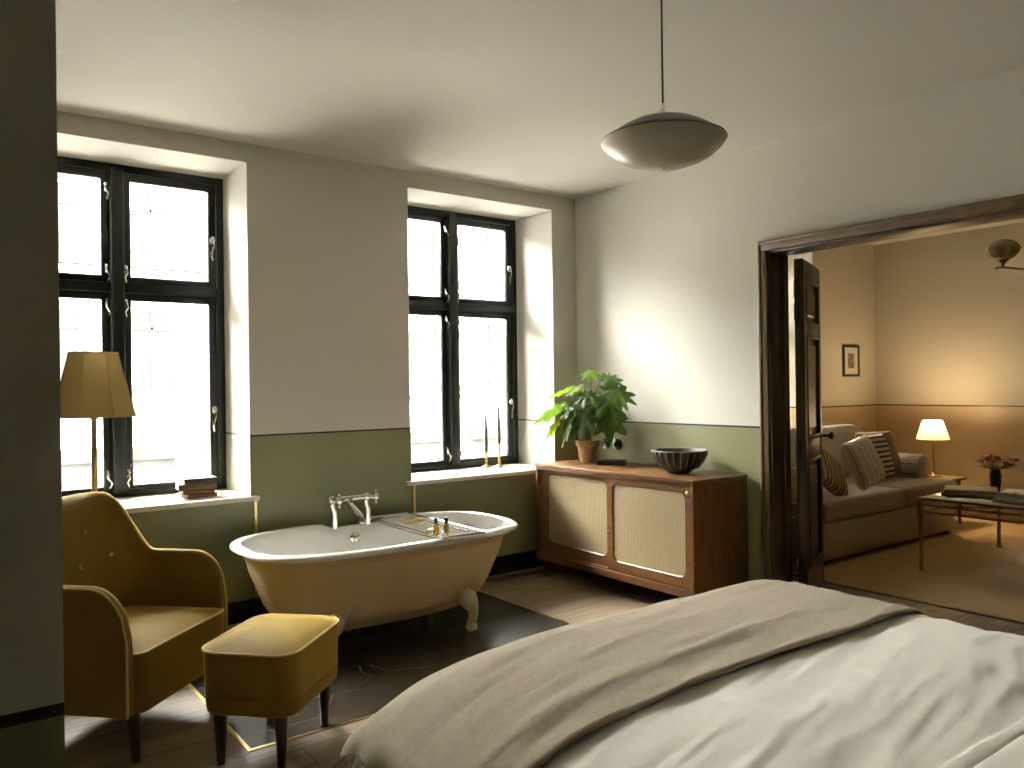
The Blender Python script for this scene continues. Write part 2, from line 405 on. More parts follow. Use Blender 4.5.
M['facade_glass'] = pmat('facade_window_glass', (0.024, 0.0245, 0.024), 1.0, var=0.25, vscale=2, spec=0.0)
M['facade_shop'] = pmat('shopfront', (0.028, 0.025, 0.019), 1.0, var=0.3, vscale=1.5, spec=0.0)
M['street'] = pmat('street_paving', (0.45, 0.43, 0.40), 0.9, var=0.1, vscale=2)
M['socket'] = pmat('black_socket_bakelite', (0.010, 0.009, 0.008), 0.22, coat=0.3, var=0.1)
M['chandelier_glass'] = translucent_mat('ribbed_amber_glass', (0.52, 0.45, 0.28), (0.5, 0.43, 0.26), 0.2, 0.4)

# ------------------------------------------------------------------ dimensions (metres)
YW = 4.80         # inner face of the window wall
XR = 4.222        # bedroom face of the wall with the double doors
HC = 2.92
W1 = (0.31, 1.585); W2 = (2.692, 3.976); W3 = (6.25, 7.53)
ZS, ZT = 0.785, 2.805
YO = 5.38         # outer face of the window wall
YF = 5.27         # window frame front plane

# ------------------------------------------------------------------ shell
def wall_with_windows(name, x0, x1, wins, mat, top):
    bm = BM(); x = x0
    for a, b in wins:
        box(bm, x, a, YW, YO, -0.3, top)
        box(bm, a, b, YW, YO, -0.3, ZS - 0.03)
        box(bm, a, b, YW, YO, ZT, top)
        x = b
    box(bm, x, x1, YW, YO, -0.3, top)
    return structure(finish(bm, name, mat, smooth=False))
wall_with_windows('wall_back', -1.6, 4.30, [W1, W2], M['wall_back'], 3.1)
wall_with_windows('wall_back_lounge', 4.30, 8.90, [W3], M['wall_lounge'], 3.2)

DY0, DY1, DZ = 1.22, 3.000, 2.25    # clear double-door opening
def wall_right(name, x0, x1, mat, top):
    bm = BM()
    box(bm, x0, x1, -2.3, DY0, -0.1, top); box(bm, x0, x1, DY1, YW, -0.1, top); box(bm, x0, x1, DY0, DY1, DZ, top)
    return structure(finish(bm, name, mat, smooth=False))
wall_right('wall_right', XR, 4.31, M['wall'], 3.1)
wall_right('wall_right_lounge', 4.31, 4.40, M['wall_lounge'], 3.2)

def simple(name, b, mat):
    bm = BM(); box(bm, *b); return structure(finish(bm, name, mat, smooth=False))
simple('wall_left', (-1.75, -1.6, -2.3, YO, -0.1, 3.1), M['wall'])
simple('wall_front', (-1.75, XR, -2.45, -2.3, -0.1, 3.1), M['wall'])
simple('wall_partition', (-1.6, 0.0985, 0.809, 0.95, 0.0, HC), M['wall'])
simple('wall_lounge_right', (8.75, 8.90, -2.3, YW, -0.1, 3.2), M['wall_lounge'])
simple('wall_lounge_front', (4.40, 8.90, -2.45, -2.3, -0.1, 3.2), M['wall_lounge'])
simple('ceiling', (-1.75, 4.31, -2.45, YO, HC, 3.3), M['ceiling'])
simple('ceiling_lounge', (4.31, 8.90, -2.45, YO, 2.98, 3.3), M['ceiling'])

# floor with the marble inlay and its brass edge
MX0, MX1, MY0 = 1.03, 3.09, 3.155
bm = BM(); box(bm, -1.6, 5.14, -2.3, YW, -0.06, 0.0); box(bm, 5.14, 8.75, -2.3, YW, -0.06, -0.012)
fl = structure(finish(bm, 'floor', M['floor'], smooth=False))
bm = BM(); box(bm, MX0, MX1, MY0, YW, 0.0, 0.003)
finish(bm, 'marble_inlay', M['marble'], fl, smooth=False, label='dark veined marble inlay')
bm = BM()
box(bm, MX0 - 0.016, MX0, MY0 - 0.016, YW, 0.0, 0.005); box(bm, MX1, MX1 + 0.016, MY0 - 0.016, YW, 0.0, 0.005)
box(bm, MX0, MX1, MY0 - 0.016, MY0, 0.0, 0.005)
finish(bm, 'brass_edging', M['brass'], fl, smooth=False, label='thin brass edging strip')
bm = BM(); box(bm, 5.16, 8.73, -2.28, 4.78, -0.012, 0.004)
tag(finish(bm, 'carpet', M['carpet'], smooth=False), 'sandy brown woven carpet covering the lounge floor beyond the double doors', 'carpet')
bm = BM(); box(bm, 4.24, 4.38, DY0, DY1, 0.0, 0.006, 0.002); box(bm, 5.125, 5.16, -2.28, 4.78, 0.0, 0.007, 0.003)
structure(finish(bm, 'trim_1', M['darkwood'], smooth=False))

# baseboards
bm = BM(); box(bm, -1.6, 4.2, YW - 0.022, YW, 0.035, 0.165, 0.004)
bb = structure(finish(bm, 'baseboard_back', M['baseboard']))
bm = BM(); box(bm, -1.6, 4.2, YW - 0.036, YW, 0.004, 0.036, 0.006)
finish(bm, 'shoe_moulding', M['shoe'], bb, label='pale oak strip along the foot')
bm = BM(); box(bm, XR - 0.02, XR, 3.09, YW - 0.04, 0.0, 0.165, 0.004)
structure(finish(bm, 'baseboard_right', M['baseboard']))
bm = BM(); box(bm, -1.6, 0.09, 0.791, 0.809, 0.0, 0.165, 0.004)
structure(finish(bm, 'baseboard_partition', M['baseboard']))
bm = BM(); box(bm, 8.73, 8.75, -2.28, 4.78, 0.0, 0.16, 0.004); box(bm, 4.42, 8.73, 4.78, 4.80, 0.0, 0.16, 0.004)
structure(finish(bm, 'baseboard_lounge', M['casing']))
# brass strips at the ends of the sills
for i, x in enumerate((1.612, 2.710)):
    bm = BM(); box(bm, x - 0.008, x + 0.008, YW - 0.012, YW, 0.165, 0.757)
    structure(finish(bm, 'trim_%d' % (i + 2), M['brass'], smooth=False))

# ------------------------------------------------------------------ windows
def ring_frame(bm, x0, x1, z0, z1, w, y0, y1, bev=0.004):
    box(bm, x0, x0 + w, y0, y1, z0, z1, bev); box(bm, x1 - w, x1, y0, y1, z0, z1, bev)
    box(bm, x0 + w * 0.9, x1 - w * 0.9, y0, y1, z0, z0 + w, bev); box(bm, x0 + w * 0.9, x1 - w * 0.9, y0, y1, z1 - w, z1, bev)

def stay_bm(x, y, z, s=1.0, flip=1):
    bm = BM()
    sphere(bm, (x, y - 0.012, z), 0.014 * s, 1, 0.7, 1.4, 10, 8)
    tube(bm, catmull([(x, y - 0.015, z), (x + 0.004 * flip, y - 0.03, z - 0.03 * s), (x - 0.010 * flip, y - 0.032, z - 0.065 * s), (x - 0.002 * flip, y - 0.02, z - 0.10 * s)], 5), 0.006, 8)
    box(bm, x - 0.009, x + 0.009, y - 0.008, y + 0.001, z - 0.03, z + 0.025, 0.003)
    return bm

def window(idx, x0, x1, detail=True):
    xm = (x0 + x1) / 2
    bm = BM(); ring_frame(bm, x0, x1, ZS, ZT, 0.045, YF, YO - 0.03)
    w = structure(finish(bm, 'window_%d' % idx, M['frame']))
    bm = BM(); box(bm, xm - 0.037, xm + 0.037, YF - 0.045, YO - 0.03, ZS + 0.03, ZT - 0.03, 0.012, 3)
    finish(bm, 'mullion', M['frame'], w)
    bm = BM(); box(bm, x0 + 0.04, xm - 0.03, YF - 0.02, YO - 0.03, 2.025, 2.085, 0.008); box(bm, xm + 0.03, x1 - 0.04, YF - 0.02, YO - 0.03, 2.025, 2.085, 0.008)
    finish(bm, 'transom', M['frame'], w)
    for a, b in ((x0 + 0.047, xm - 0.034), (xm + 0.034, x1 - 0.047)):
        for c, d in ((ZS + 0.022, 2.028), (2.082, ZT - 0.047)):
            bm = BM(); ring_frame(bm, a, b, c, d, 0.048, YF + 0.012, YF + 0.055, 0.006)
            sh = finish(bm, 'sash', M['frame'], w)
            bm = BM(); box(bm, a + 0.04, b - 0.04, YF + 0.034, YF + 0.038, c + 0.04, d - 0.04)
            finish(bm, 'pane', M['glass'], sh, smooth=False)
    bm = BM(); box(bm, x0 - 0.045, x1 + 0.045, YW - 0.035, YW, ZS - 0.030, ZS, 0.004)
    box(bm, x0, x1, YW - 0.01, YF + 0.03, ZS - 0.030, ZS)
    sl = finish(bm, 'window_sill', M['sill'], w, label='pale window sill board')
    bm = BM(); box(bm, x0 + 0.12, x1 - 0.12, YW + 0.05, YW + 0.085, ZS, ZS + 0.002)
    finish(bm, 'vent_strip', M['sill_slot'], sl, smooth=False)
    if detail:
        yy = YF + 0.012
        for x, zz, fl_ in ((x1 - 0.07, 2.40, 1), (x1 - 0.07, 1.30, 1), (xm - 0.055, 2.17, -1), (xm - 0.055, 2.66, -1), (xm - 0.055, 1.96, -1), (xm - 0.055, 0.93, -1), (xm + 0.05, 2.17, 1), (xm + 0.05, 1.96, 1), (xm + 0.05, 0.93, 1)):
            finish(stay_bm(x, yy - (0.0 if x > xm + 0.1 else 0.015), zz, 1.35 if x > xm + 0.1 else 0.8, fl_), 'window_handle', M['chrome'], w)
    return w
window(1, *W1); window(2, *W2); window(3, *W3, detail=False)

# sheer curtain added over the lounge window to thin the incoming sun
bm = BM(); rows = []
for z in lin0(ZS + 0.02, ZT - 0.02, 14):
    rows.append([(W3[0] + 0.02 + (W3[1] - W3[0] - 0.04) * k / 160, YF - 0.13 + 0.018 * math.sin(k * 0.62) + 0.006 * nz(k * 0.1, z, 3), z) for k in range(161)])
loft(bm, rows, False)
cu = tag(finish(bm, 'sheer_diffuser', M['sheer'], angle=180), 'sheer white curtain added over the lounge window to thin its sun', 'diffuser')
bm = BM(); tube(bm, [(W3[0], YF - 0.13, ZT - 0.015), (W3[1], YF - 0.13, ZT - 0.015)], 0.008, 8); finish(bm, 'diffuser_rod', M['brass_dull'], cu)

# ------------------------------------------------------------------ double door
bm = BM()
# casing (bedroom side): two steps
box(bm, XR - 0.022, XR, DY1 - 0.004, DY1 + 0.055, 0.0, DZ - 0.004, 0.006); box(bm, XR - 0.030, XR, DY1 + 0.036, DY1 + 0.056, 0.0, DZ + 0.036, 0.006)
box(bm, XR - 0.022, XR, DY0 - 0.055, DY0 + 0.004, 0.0, DZ - 0.004, 0.006); box(bm, XR - 0.030, XR, DY0 - 0.056, DY0 - 0.036, 0.0, DZ + 0.036, 0.006)
d1 = structure(finish(bm, 'door_1', M['casing']))
bm = BM()
box(bm, XR - 0.022, XR, DY0 - 0.055, DY1 + 0.055, DZ - 0.004, DZ + 0.055, 0.006); box(bm, XR - 0.030, XR, DY0 - 0.056, DY1 + 0.056, DZ + 0.036, DZ + 0.058, 0.006)
finish(bm, 'head_casing', M['casing_h'], d1)
bm = BM()
box(bm, XR - 0.004, 4.405, DY1 - 0.02, DY1, 0.0, DZ, 0.002); box(bm, XR - 0.004, 4.405, DY0, DY0 + 0.02, 0.0, DZ, 0.002)
box(bm, XR - 0.004, 4.405, DY0 + 0.02, DY1 - 0.02, DZ - 0.02, DZ, 0.002)
box(bm, 4.33, 4.35, DY1 - 0.034, DY1 - 0.02, 0.0, DZ - 0.02, 0.002)
finish(bm, 'jamb', M['darkwood'], d1)

# open leaf: local x runs from the hinge edge to the free edge, -y is the face towards the bedroom
leaf = structure(link(D.objects.new('door_2', None)))
LA = (4.500, 2.935); ang = math.atan2(0.255, 0.59)
leaf.location = (LA[0], LA[1], 0.012); leaf.rotation_euler = (0, 0, ang)
LL, LH, LT = 0.645, 2.205, 0.058
bm = BM()
st = 0.095
rails = [(0.0, 0.22), (0.90, 1.05), (1.72, 1.80), (LH - 0.12, LH)]
box(bm, 0, st, 0, LT, 0, LH, 0.004); box(bm, LL - st, LL, 0, LT, 0, LH, 0.004)
for a, b in rails: box(bm, st * 0.95, LL - st * 0.95, 0, LT, a, b, 0.003)
finish(bm, 'stile_and_rail', M['darkwood'], leaf)
for (a, b), (c, d) in zip(rails[:-1], rails[1:]):
    bm = BM(); box(bm, st - 0.005, LL - st + 0.005, 0.022, LT - 0.022, b - 0.005, c + 0.005)
    box(bm, st + 0.05, LL - st - 0.05, 0.010, LT - 0.010, b + 0.05, c - 0.05, 0.011, 1)
    finish(bm, 'door_panel', M['darkwood'], leaf)
    bm = BM()
    ring_frame(bm, st - 0.008, LL - st + 0.008, b - 0.008, c + 0.008, 0.022, -0.006, 0.014, 0.004)
    finish(bm, 'panel_moulding', M['darkwood'], leaf)
for zz in (2.00, 1.86, 0.98, 0.25):
    bm = BM(); tube(bm, [(-0.012, 0.045, zz - 0.06), (-0.012, 0.045, zz + 0.06)], 0.011, 10)
    sphere(bm, (-0.012, 0.045, zz + 0.066), 0.011, u=10, v=8); sphere(bm, (-0.012, 0.045, zz - 0.066), 0.011, u=10, v=8)
    box(bm, -0.075, -0.012, 0.042, 0.047, zz - 0.05, zz + 0.05)
    box(bm, -0.012, 0.002, 0.020, 0.045, zz - 0.045, zz + 0.045, 0.003)
    finish(bm, 'hinge', M['black'], leaf)
bm = BM()
prof = [(0.024, 0.0), (0.024, 0.006), (0.010, 0.010), (0.010, 0.045), (0.018, 0.052), (0.027, 0.066), (0.024, 0.08), (0.010, 0.086)]
lathe(bm, prof, 20)
bmesh.ops.rotate(bm, cent=(0, 0, 0), matrix=Matrix.Rotation(PI / 2, 3, 'X'), verts=bm.verts)
bmesh.ops.translate(bm, vec=(LL - 0.045, 0, 1.04), verts=bm.verts)
finish(bm, 'door_knob', M['black'], leaf)
bm = BM(); box(bm, LL - 0.07, LL - 0.02, -0.004, 0.002, 0.90, 1.16, 0.002); finish(bm, 'lock_plate', M['black'], leaf)

# ------------------------------------------------------------------ bathtub
TC = (2.138, 4.165)
tub = thing('bathtub', 'freestanding roll-top bathtub, white inside and beige outside, on claw feet', 'bathtub', (TC[0], TC[1], 0.0))
A0, B0, NE, NS = 0.834, 0.482, 3.1, 112
def tub_ring(a, b, n, z, deck=True):
    pts = []
    for k in range(NS):
        x, y = superell(a, b, n, k, NS)
        zz = z
        if deck and y > 0.30 and z > 0.5:
            d = abs(x - 0.020)
            f = 1 - smooth01((d - 0.185) / 0.03)
            zz = z - 0.030 * f
        pts.append((x, y, zz))
    return pts
bm = BM()
rings = []
for a, b, n, z in ((0.30, 0.05, 2.2, 0.112), (0.52, 0.19, 2.3, 0.116), (0.585, 0.245, 2.4, 0.135), (0.635, 0.285, 2.5, 0.19), (0.685, 0.318, 2.6, 0.27), (0.718, 0.352, 2.7, 0.36), (0.752, 0.379, 2.8, 0.45), (0.765, 0.386, 2.9, 0.51)):
    rings.append(tub_ring(a, b, n, z, False))
rings.append(tub_ring(0.795, 0.432, 3.05, 0.552))
loft(bm, rings, True, True, False)
finish(bm, 'outer_shell', M['tub_paint'], tub, label='beige painted outside of the tub')
bm = BM(); rings = []
R_ = 0.034
for i in range(13):
    t = -PI * 0.50 + i / 12 * PI * 1.25
    off = math.cos(t) * R_; h = math.sin(t) * R_ * 0.62
    rings.append(tub_ring(A0 - R_ + off, B0 - R_ + off, NE, 0.579 + h))
for a, b, n, z in ((0.775, 0.396, 3.0, 0.56), (0.752, 0.372, 2.9, 0.50), (0.720, 0.337, 2.7, 0.40), (0.69, 0.30, 2.6, 0.30), (0.63, 0.262, 2.4, 0.22), (0.54, 0.20, 2.3, 0.178), (0.35, 0.10, 2.2, 0.165), (0.05, 0.02, 2, 0.162)):
    rings.append(tub_ring(a, b, n, z, z > 0.555))
loft(bm, rings, True, False, True)
finish(bm, 'rim_and_basin', M['enamel'], tub, label='white enamel basin with rolled rim')
# claw feet
def claw(sx, sy):
    bm = BM()
    # shield against the shell, knee, ankle and ball
    path = catmull([(0.0, 0.0, 0.235), (0.02, -0.005, 0.19), (0.055, -0.02, 0.135), (0.062, -0.03, 0.085), (0.045, -0.03, 0.045)], 6)
    rad = [0.018 + 0.030 * math.exp(-((i / (len(path) - 1) - 0.28) / 0.22) ** 2) + 0.008 for i in range(len(path))]
    tube(bm, path, rad, 14)
    sphere(bm, (0.046, -0.03, 0.026), 0.026, 1.15, 1.15, 1.0, 16, 10)
    for k in range(4):
        a = -0.9 + k * 0.6
        tube(bm, [(0.05, -0.03, 0.06), (0.048 + 0.026 * math.cos(a), -0.03 + 0.026 * math.sin(a), 0.042), (0.048 + 0.033 * math.cos(a), -0.03 + 0.033 * math.sin(a), 0.014)], [0.009, 0.010, 0.005], 8)
    # flared shield
    vs = []
    for (u, v) in ((-0.075, 0.265), (0.0, 0.225), (0.075, 0.265), (0.05, 0.19), (0.028, 0.145), (0.0, 0.125), (-0.028, 0.145), (-0.05, 0.19)):
        vs.append((u, v))
    f1 = [bm.verts.new((0.022 + (0.20 - v) * 0.22, u, v)) for u, v in vs]
    f2 = [bm.verts.new((0.002 + (0.20 - v) * 0.22, u, v)) for u, v in vs]
    bm.faces.new(f1); bm.faces.new(list(reversed(f2)))
    for i in range(len(vs)):
        j = (i + 1) % len(vs); bm.faces.new((f1[j], f1[i], f2[i], f2[j]))
    a = math.atan2(sy * 0.75, sx * 0.65)
    mt = Matrix.Translation((sx * 0.402, sy * 0.247, 0.003)) @ Matrix.Rotation(a, 4, 'Z')
    bmesh.ops.transform(bm, matrix=mt, verts=bm.verts)
    return bm
for sx in (-1, 1):
    for sy in (-1, 1):
        finish(claw(sx, sy), 'claw_foot', M['claw'], tub)
# overflow
bm = BM()
lathe(bm, [(0.034, 0.0), (0.034, 0.006), (0.026, 0.010), (0.008, 0.012)], 24)
for k in range(6):
    a = k * PI / 3; sphere(bm, (0.02 * math.cos(a), 0.02 * math.sin(a), 0.012), 0.007, u=8, v=6)
bmesh.ops.rotate(bm, cent=(0, 0, 0), matrix=Matrix.Rotation(PI / 2 - 0.25, 3, 'X'), verts=bm.verts)
bmesh.ops.translate(bm, vec=(0.0, 0.365, 0.505), verts=bm.verts)
finish(bm, 'overflow_cover', M['chrome'], tub)
# mixer
Yt = 0.400
ft = BM()
tube(ft, [(-0.135, Yt, 0.745), (0.105, Yt, 0.745)], 0.0175, 14)
lathe(ft, [(0.022, 0), (0.022, 0.03), (0.017, 0.04)], 16, (-0.015, Yt, 0.715))
sphere(ft, (-0.135, Yt, 0.745), 0.027); sphere(ft, (0.100, Yt, 0.745), 0.027)
fc = finish(ft, 'faucet', M['chrome'], tub, label='polished nickel bath mixer tap')
for x in (-0.13, 0.095):
    bm = BM()
    tube(bm, catmull([(x, Yt, 0.742), (x, Yt, 0.70), (x + 0.012, Yt, 0.665), (x + 0.012, Yt, 0.572)], 6), 0.019, 12)
    lathe(bm, [(0.024, 0.0), (0.024, 0.006), (0.015, 0.012), (0.015, 0.045), (0.012, 0.05)], 16, (x + 0.012, Yt, 0.572))
    finish(bm, 'faucet_pillar', M['chrome'], fc)
def cross_handle(p, d):
    bm = BM(); d = Vector(d).normalized()
    p = Vector(p); q = p + d * 0.06
    tube(bm, [p, q], 0.015, 12); sphere(bm, q, 0.022)
    s = d.cross(Vector((0, 0, 1))).normalized(); u = Vector((0, 0, 1))
    for e in (s, -s, u, -u):
        tube(bm, [q, q + e * 0.034], 0.007, 8); sphere(bm, q + e * 0.036, 0.010, u=8, v=6)
    return bm
finish(cross_handle((-0.13, Yt - 0.01, 0.745), (0.25, -1, 0)), 'faucet_handle', M['chrome'], fc)
finish(cross_handle((0.10, Yt, 0.745), (0.8, -0.75, 0)), 'faucet_handle', M['chrome'], fc)
bm = BM()
tube(bm, catmull([(-0.015, Yt, 0.715), (-0.012, Yt - 0.035, 0.695), (0.0, Yt - 0.075, 0.665), (0.010, Yt - 0.10, 0.645), (0.012, Yt - 0.11, 0.618)], 6), [0.018] * 12 + [0.016] * 13, 12)
lathe(bm, [(0.018, 0), (0.022, 0.012), (0.016, 0.03)], 14, (0.012, Yt - 0.11, 0.598))
finish(bm, 'faucet_spout', M['chrome'], fc)

# bath caddy across the tub with the small things on it
cad = thing('bath_caddy', 'chrome wire bath rack lying across the right part of the white tub rim', 'bath rack', (2.39, 4.135, 0.606))
hx, y0, y1 = 0.14, -0.455, 0.445
for s in (-1, 1):
    bm = BM()
    tube(bm, [(s * hx, y0, 0.004), (s * hx, y1, 0.004)], 0.0045, 8)
    tube(bm, catmull([(s * hx * 0.93, y0 + 0.06, 0.004), (s * hx * 0.93, y0 + 0.16, -0.014), (s * hx * 0.93, y1 - 0.16, -0.014), (s * hx * 0.93, y1 - 0.06, 0.004)], 4), 0.0035, 8)
    finish(bm, 'side_rail', M['chrome'], cad)
for yy in (y0, y1):
    bm = BM(); tube(bm, [(-hx, yy, 0.004), (hx, yy, 0.004)], 0.005, 8); box(bm, -hx, hx, yy - 0.012, yy + 0.012, -0.0035, 0.001, 0.001)
    finish(bm, 'end_bar', M['chrome'], cad)
bm = BM()
for i in range(15):
    yy = -0.29 + i * 0.042
    tube(bm, [(-hx * 0.93, yy, -0.014), (hx * 0.93, yy, -0.014)], 0.0025, 6)
finish(bm, 'wire_shelf', M['chrome'], cad)
CZ = 0.596
def bottle(loc, lab):
    t = thing('toiletry_bottle', lab, 'bottle', loc, 0, 'amber bottles on the bath rack')
    bm = BM(); lathe(bm, [(0.013, 0), (0.0165, 0.003), (0.0165, 0.05), (0.012, 0.06), (0.007, 0.064), (0.007, 0.068)], 18)
    finish(bm, 'bottle_body', M['amber'], t)
    bm = BM(); lathe(bm, [(0.011, 0.066), (0.0115, 0.068), (0.0115, 0.094), (0.009, 0.096)], 16)
    finish(bm, 'cap', M['black'], t)
bottle((2.312, 3.845, CZ), 'amber bottle with black cap on the bath rack, left one of two')
bottle((2.360, 3.815, CZ), 'amber bottle with black cap on the bath rack, right one of two')
bm = BM(); sphere(bm, (0, 0, 0.021), 0.021, 3.6, 2.4, 1.0, 24, 14)
for v in bm.verts: v.co *= 1 + 0.06 * nz(v.co.x * 40, v.co.y * 40, v.co.z * 40)
lf = tag(finish(bm, 'bath_sponge', M['sponge']), 'oval beige natural sponge on the far end of the bath rack', 'sponge'); lf.location = (2.395, 4.23, CZ)
bm = BM(); box(bm, -0.035, 0.035, -0.022, 0.022, 0, 0.02, 0.008, 3)
sp = tag(finish(bm, 'soap_bar', pmat('yellow_soap', (0.60, 0.42, 0.10), 0.4, var=0.05)), 'yellow soap bar lying behind the two amber bottles on the rack', 'soap'); sp.location = (2.335, 3.935, CZ); sp.rotation_euler = (0, 0, 0.5)
bm = BM(); lathe(bm, [(0.012, 0), (0.015, 0.003), (0.015, 0.018), (0.006, 0.024)], 14)
gj = tag(finish(bm, 'soap_dish', M['chrome']), 'tiny chrome pot in front of the amber bottles on the rack', 'pot'); gj.location = (2.325, 3.79, CZ)

# ------------------------------------------------------------------ armchair
ac = thing('armchair', 'mustard velvet armchair with buttoned back beside the left window', 'armchair', (0.628, 3.746, 0.0), math.radians(-136.6))
HWX, FY, BY = 0.334, 0.335, -0.180
def u_path(N=72):
    segs = []
    rc = 0.20
    L1 = FY - (BY + rc); L2 = PI / 2 * rc; L3 = 2 * (HWX - rc)
    tot = 2 * L1 + 2 * L2 + L3
    out = []
    for i in range(N + 1):
        s = tot * i / N
        if s < L1: p = (HWX, FY - s); n = (1, 0)
        elif s < L1 + L2:
            a = (s - L1) / rc; p = (HWX - rc + rc * math.cos(a), BY + rc - rc * math.sin(a)); n = (math.cos(a), -math.sin(a))
        elif s < L1 + L2 + L3:
            p = (HWX - rc - (s - L1 - L2), BY); n = (0, -1)
        elif s < L1 + 2 * L2 + L3:
            a = (s - L1 - L2 - L3) / rc; p = (-HWX + rc - rc * math.sin(a), BY + rc - rc * math.cos(a)); n = (-math.sin(a), -math.cos(a))
        else:
            q = s - L1 - 2 * L2 - L3; p = (-HWX, BY + rc + q); n = (-1, 0)
        dist_front = min(s, tot - s)
        out.append((p, n, dist_front, tot))
    return out
def shell_height(df, tot, L1=FY - BY - 0.20):
    arm = 0.690
    r = 0.15
    if df < r: h = 0.50 + (arm - 0.50) * math.sqrt(max(0, 1 - ((r - df) / r) ** 2))
    else: h = arm
    t = smooth01((df - 0.350) / 0.185)
    return h + (0.965 - 0.690) * t
bm = BM(); rings = []; edge_pts = []
SKIRT = 0.200
for (p, n, df, tot) in u_path(96):
    h = shell_height(df, tot)
    back = smooth01((df - 0.34) / 0.25)
    th = 0.044 + 0.070 * back
    lean = 0.10 * back
    ring = []
    hh = h - th / 2
    def P(o, z):
        f = max(0, (z - 0.40)) / 0.58
        lo = lean * f + 0.015 * f
        return (p[0] + n[0] * (o + lo), p[1] + n[1] * (o + lo), z)
    for k in range(7):
        z = SKIRT + (hh - SKIRT) * k / 6
        ring.append(P(-th / 2 * (1 + 0.15 * math.sin(PI * k / 6)), z))
    for k in range(1, 8):
        a = PI - PI * k / 8
        ring.append(P(math.cos(a) * th / 2, hh + math.sin(a) * th / 2))
    for k in range(7):
        z = hh - (hh - SKIRT) * k / 6
        ring.append(P(th / 2, z))
    rings.append(ring)
    edge_pts.append(P(th * 0.5 * 0.80, hh + th * 0.5 * 0.62))
loft(bm, rings, True, True, True)
finish(bm, 'shell_back_and_arms', M['velvet'], ac, angle=60)
# piping: up the front of each arm and along the top outer edge
for side in (0, 1):
    seq = edge_pts[:34] if side == 0 else edge_pts[-34:][::-1]
    x0 = seq[0]
    pts = [(x0[0], x0[1] + 0.004, z) for z in (0.20, 0.30, 0.40, 0.46)] + list(seq)
    bm = BM(); tube(bm, pts, 0.0048, 8)
    finish(bm, 'arm_piping', M['velvet_pipe'], ac)
def plump(bm, hx, hy, r, z0, z1, crown, taper=0.0, seg=8, fr=0.02):
    outl = rrect(hx, hy, r, seg)
    rings = []
    lv = [(1 - taper, z0)] + [(1 - taper * (1 - k / 5), z0 + (z1 - z0) * k / 5) for k in range(1, 6)]
    for s, z in lv: rings.append([(x * s, y * s, z) for x, y in outl])
    for k in range(1, 8):
        t = k / 8
        s = 1 - t
        zz = z1 + fr * 0.35 * min(1, t * 6) + crown * (1 - (1 - t) ** 2.2)
        rings.append([(x * s, y * s, zz) for x, y in outl])
    vr = loft(bm, rings, True, True, True)
    return outl
# seat
bm = BM(); ol = plump(bm, 0.311, 0.248, 0.045, 0.255, 0.425, 0.035)
bmesh.ops.translate(bm, vec=(0, 0.116, 0), verts=bm.verts)
finish(bm, 'seat', M['velvet'], ac, angle=55)
bm = BM(); tube(bm, [(x * 1.004, y * 1.004 + 0.116, 0.428) for x, y in ol], 0.0048, 8, closed=True)
finish(bm, 'seat_piping', M['velvet_pipe'], ac)
bm = BM(); outl = rrect(0.313, 0.250, 0.045)
loft(bm, [[(x, y + 0.116, z) for x, y in outl] for z in (SKIRT, 0.25, 0.256)], True, True, True)
finish(bm, 'seat_rail', M['velvet'], ac)
from mathutils.bvhtree import BVHTree
_sm = [c for c in ac.children if c.name.startswith('shell')][0].data
_bv = BVHTree.FromPolygons([v.co[:] for v in _sm.vertices], [p.vertices[:] for p in _sm.polygons])
for bx, bz in ((-0.105, 0.805), (0.105, 0.805), (-0.215, 0.685), (-0.035, 0.665), (0.15, 0.675)):
    hit = _bv.ray_cast(Vector((bx, 0.25, bz)), Vector((0, -1, 0)))[0]
    bm = BM(); sphere(bm, (bx, hit.y + 0.003, bz), 0.0125, 1, 0.7, 1, 14, 10); finish(bm, 'button', M['velvet_pipe'], ac)
def taper_leg(x, y, z1, r1, r0, dx=0, dy=0):
    bm = BM()
    prof = [(r0 * 0.92, 0.0), (r0, 0.006), (r1 * 0.98, z1 * 0.9), (r1, z1 + 0.02)]
    rings = []
    for r, z in prof:
        rings.append([(x + dx * (1 - z / z1) + r * math.cos(2 * PI * k / 16), y + dy * (1 - z / z1) + r * math.sin(2 * PI * k / 16), z) for k in range(16)])
    loft(bm, rings, True, True, True); return bm
for x, y in ((0.27, 0.30), (-0.27, 0.30), (0.25, -0.15), (-0.25, -0.15)):
    finish(taper_leg(x, y, 0.200, 0.027, 0.017, 0, 0.012 if y > 0 else -0.03), 'leg', M['walnut'], ac)

# ottoman
ot = thing('ottoman', 'mustard velvet footstool with four dark tapered legs standing before the armchair', 'footstool', (1.128, 3.150, 0.0), math.radians(43))
bm = BM(); ol = plump(bm, 0.253, 0.196, 0.085, 0.270, 0.440, 0.042, 0.02, 10)
finish(bm, 'cushion_body', M['velvet'], ot, angle=55)
bm = BM(); tube(bm, [(x * 1.004, y * 1.004, 0.443) for x, y in ol], 0.005, 8, closed=True); finish(bm, 'piping', M['velvet_pipe'], ot)
bm = BM(); o2 = rrect(0.2505, 0.1935, 0.085, 10)
loft(bm, [[(x * s, y * s, z) for x, y in o2] for s, z in ((0.95, 0.205), (0.975, 0.211), (0.985, 0.226), (1.0, 0.269))], True, True, True)
finish(bm, 'base_band', M['velvet'], ot)
for x, y in ((0.195, 0.125), (-0.195, 0.125), (0.195, -0.125), (-0.195, -0.125)):
    finish(taper_leg(x, y, 0.206, 0.026, 0.016, 0, 0), 'leg', M['walnut'], ot)

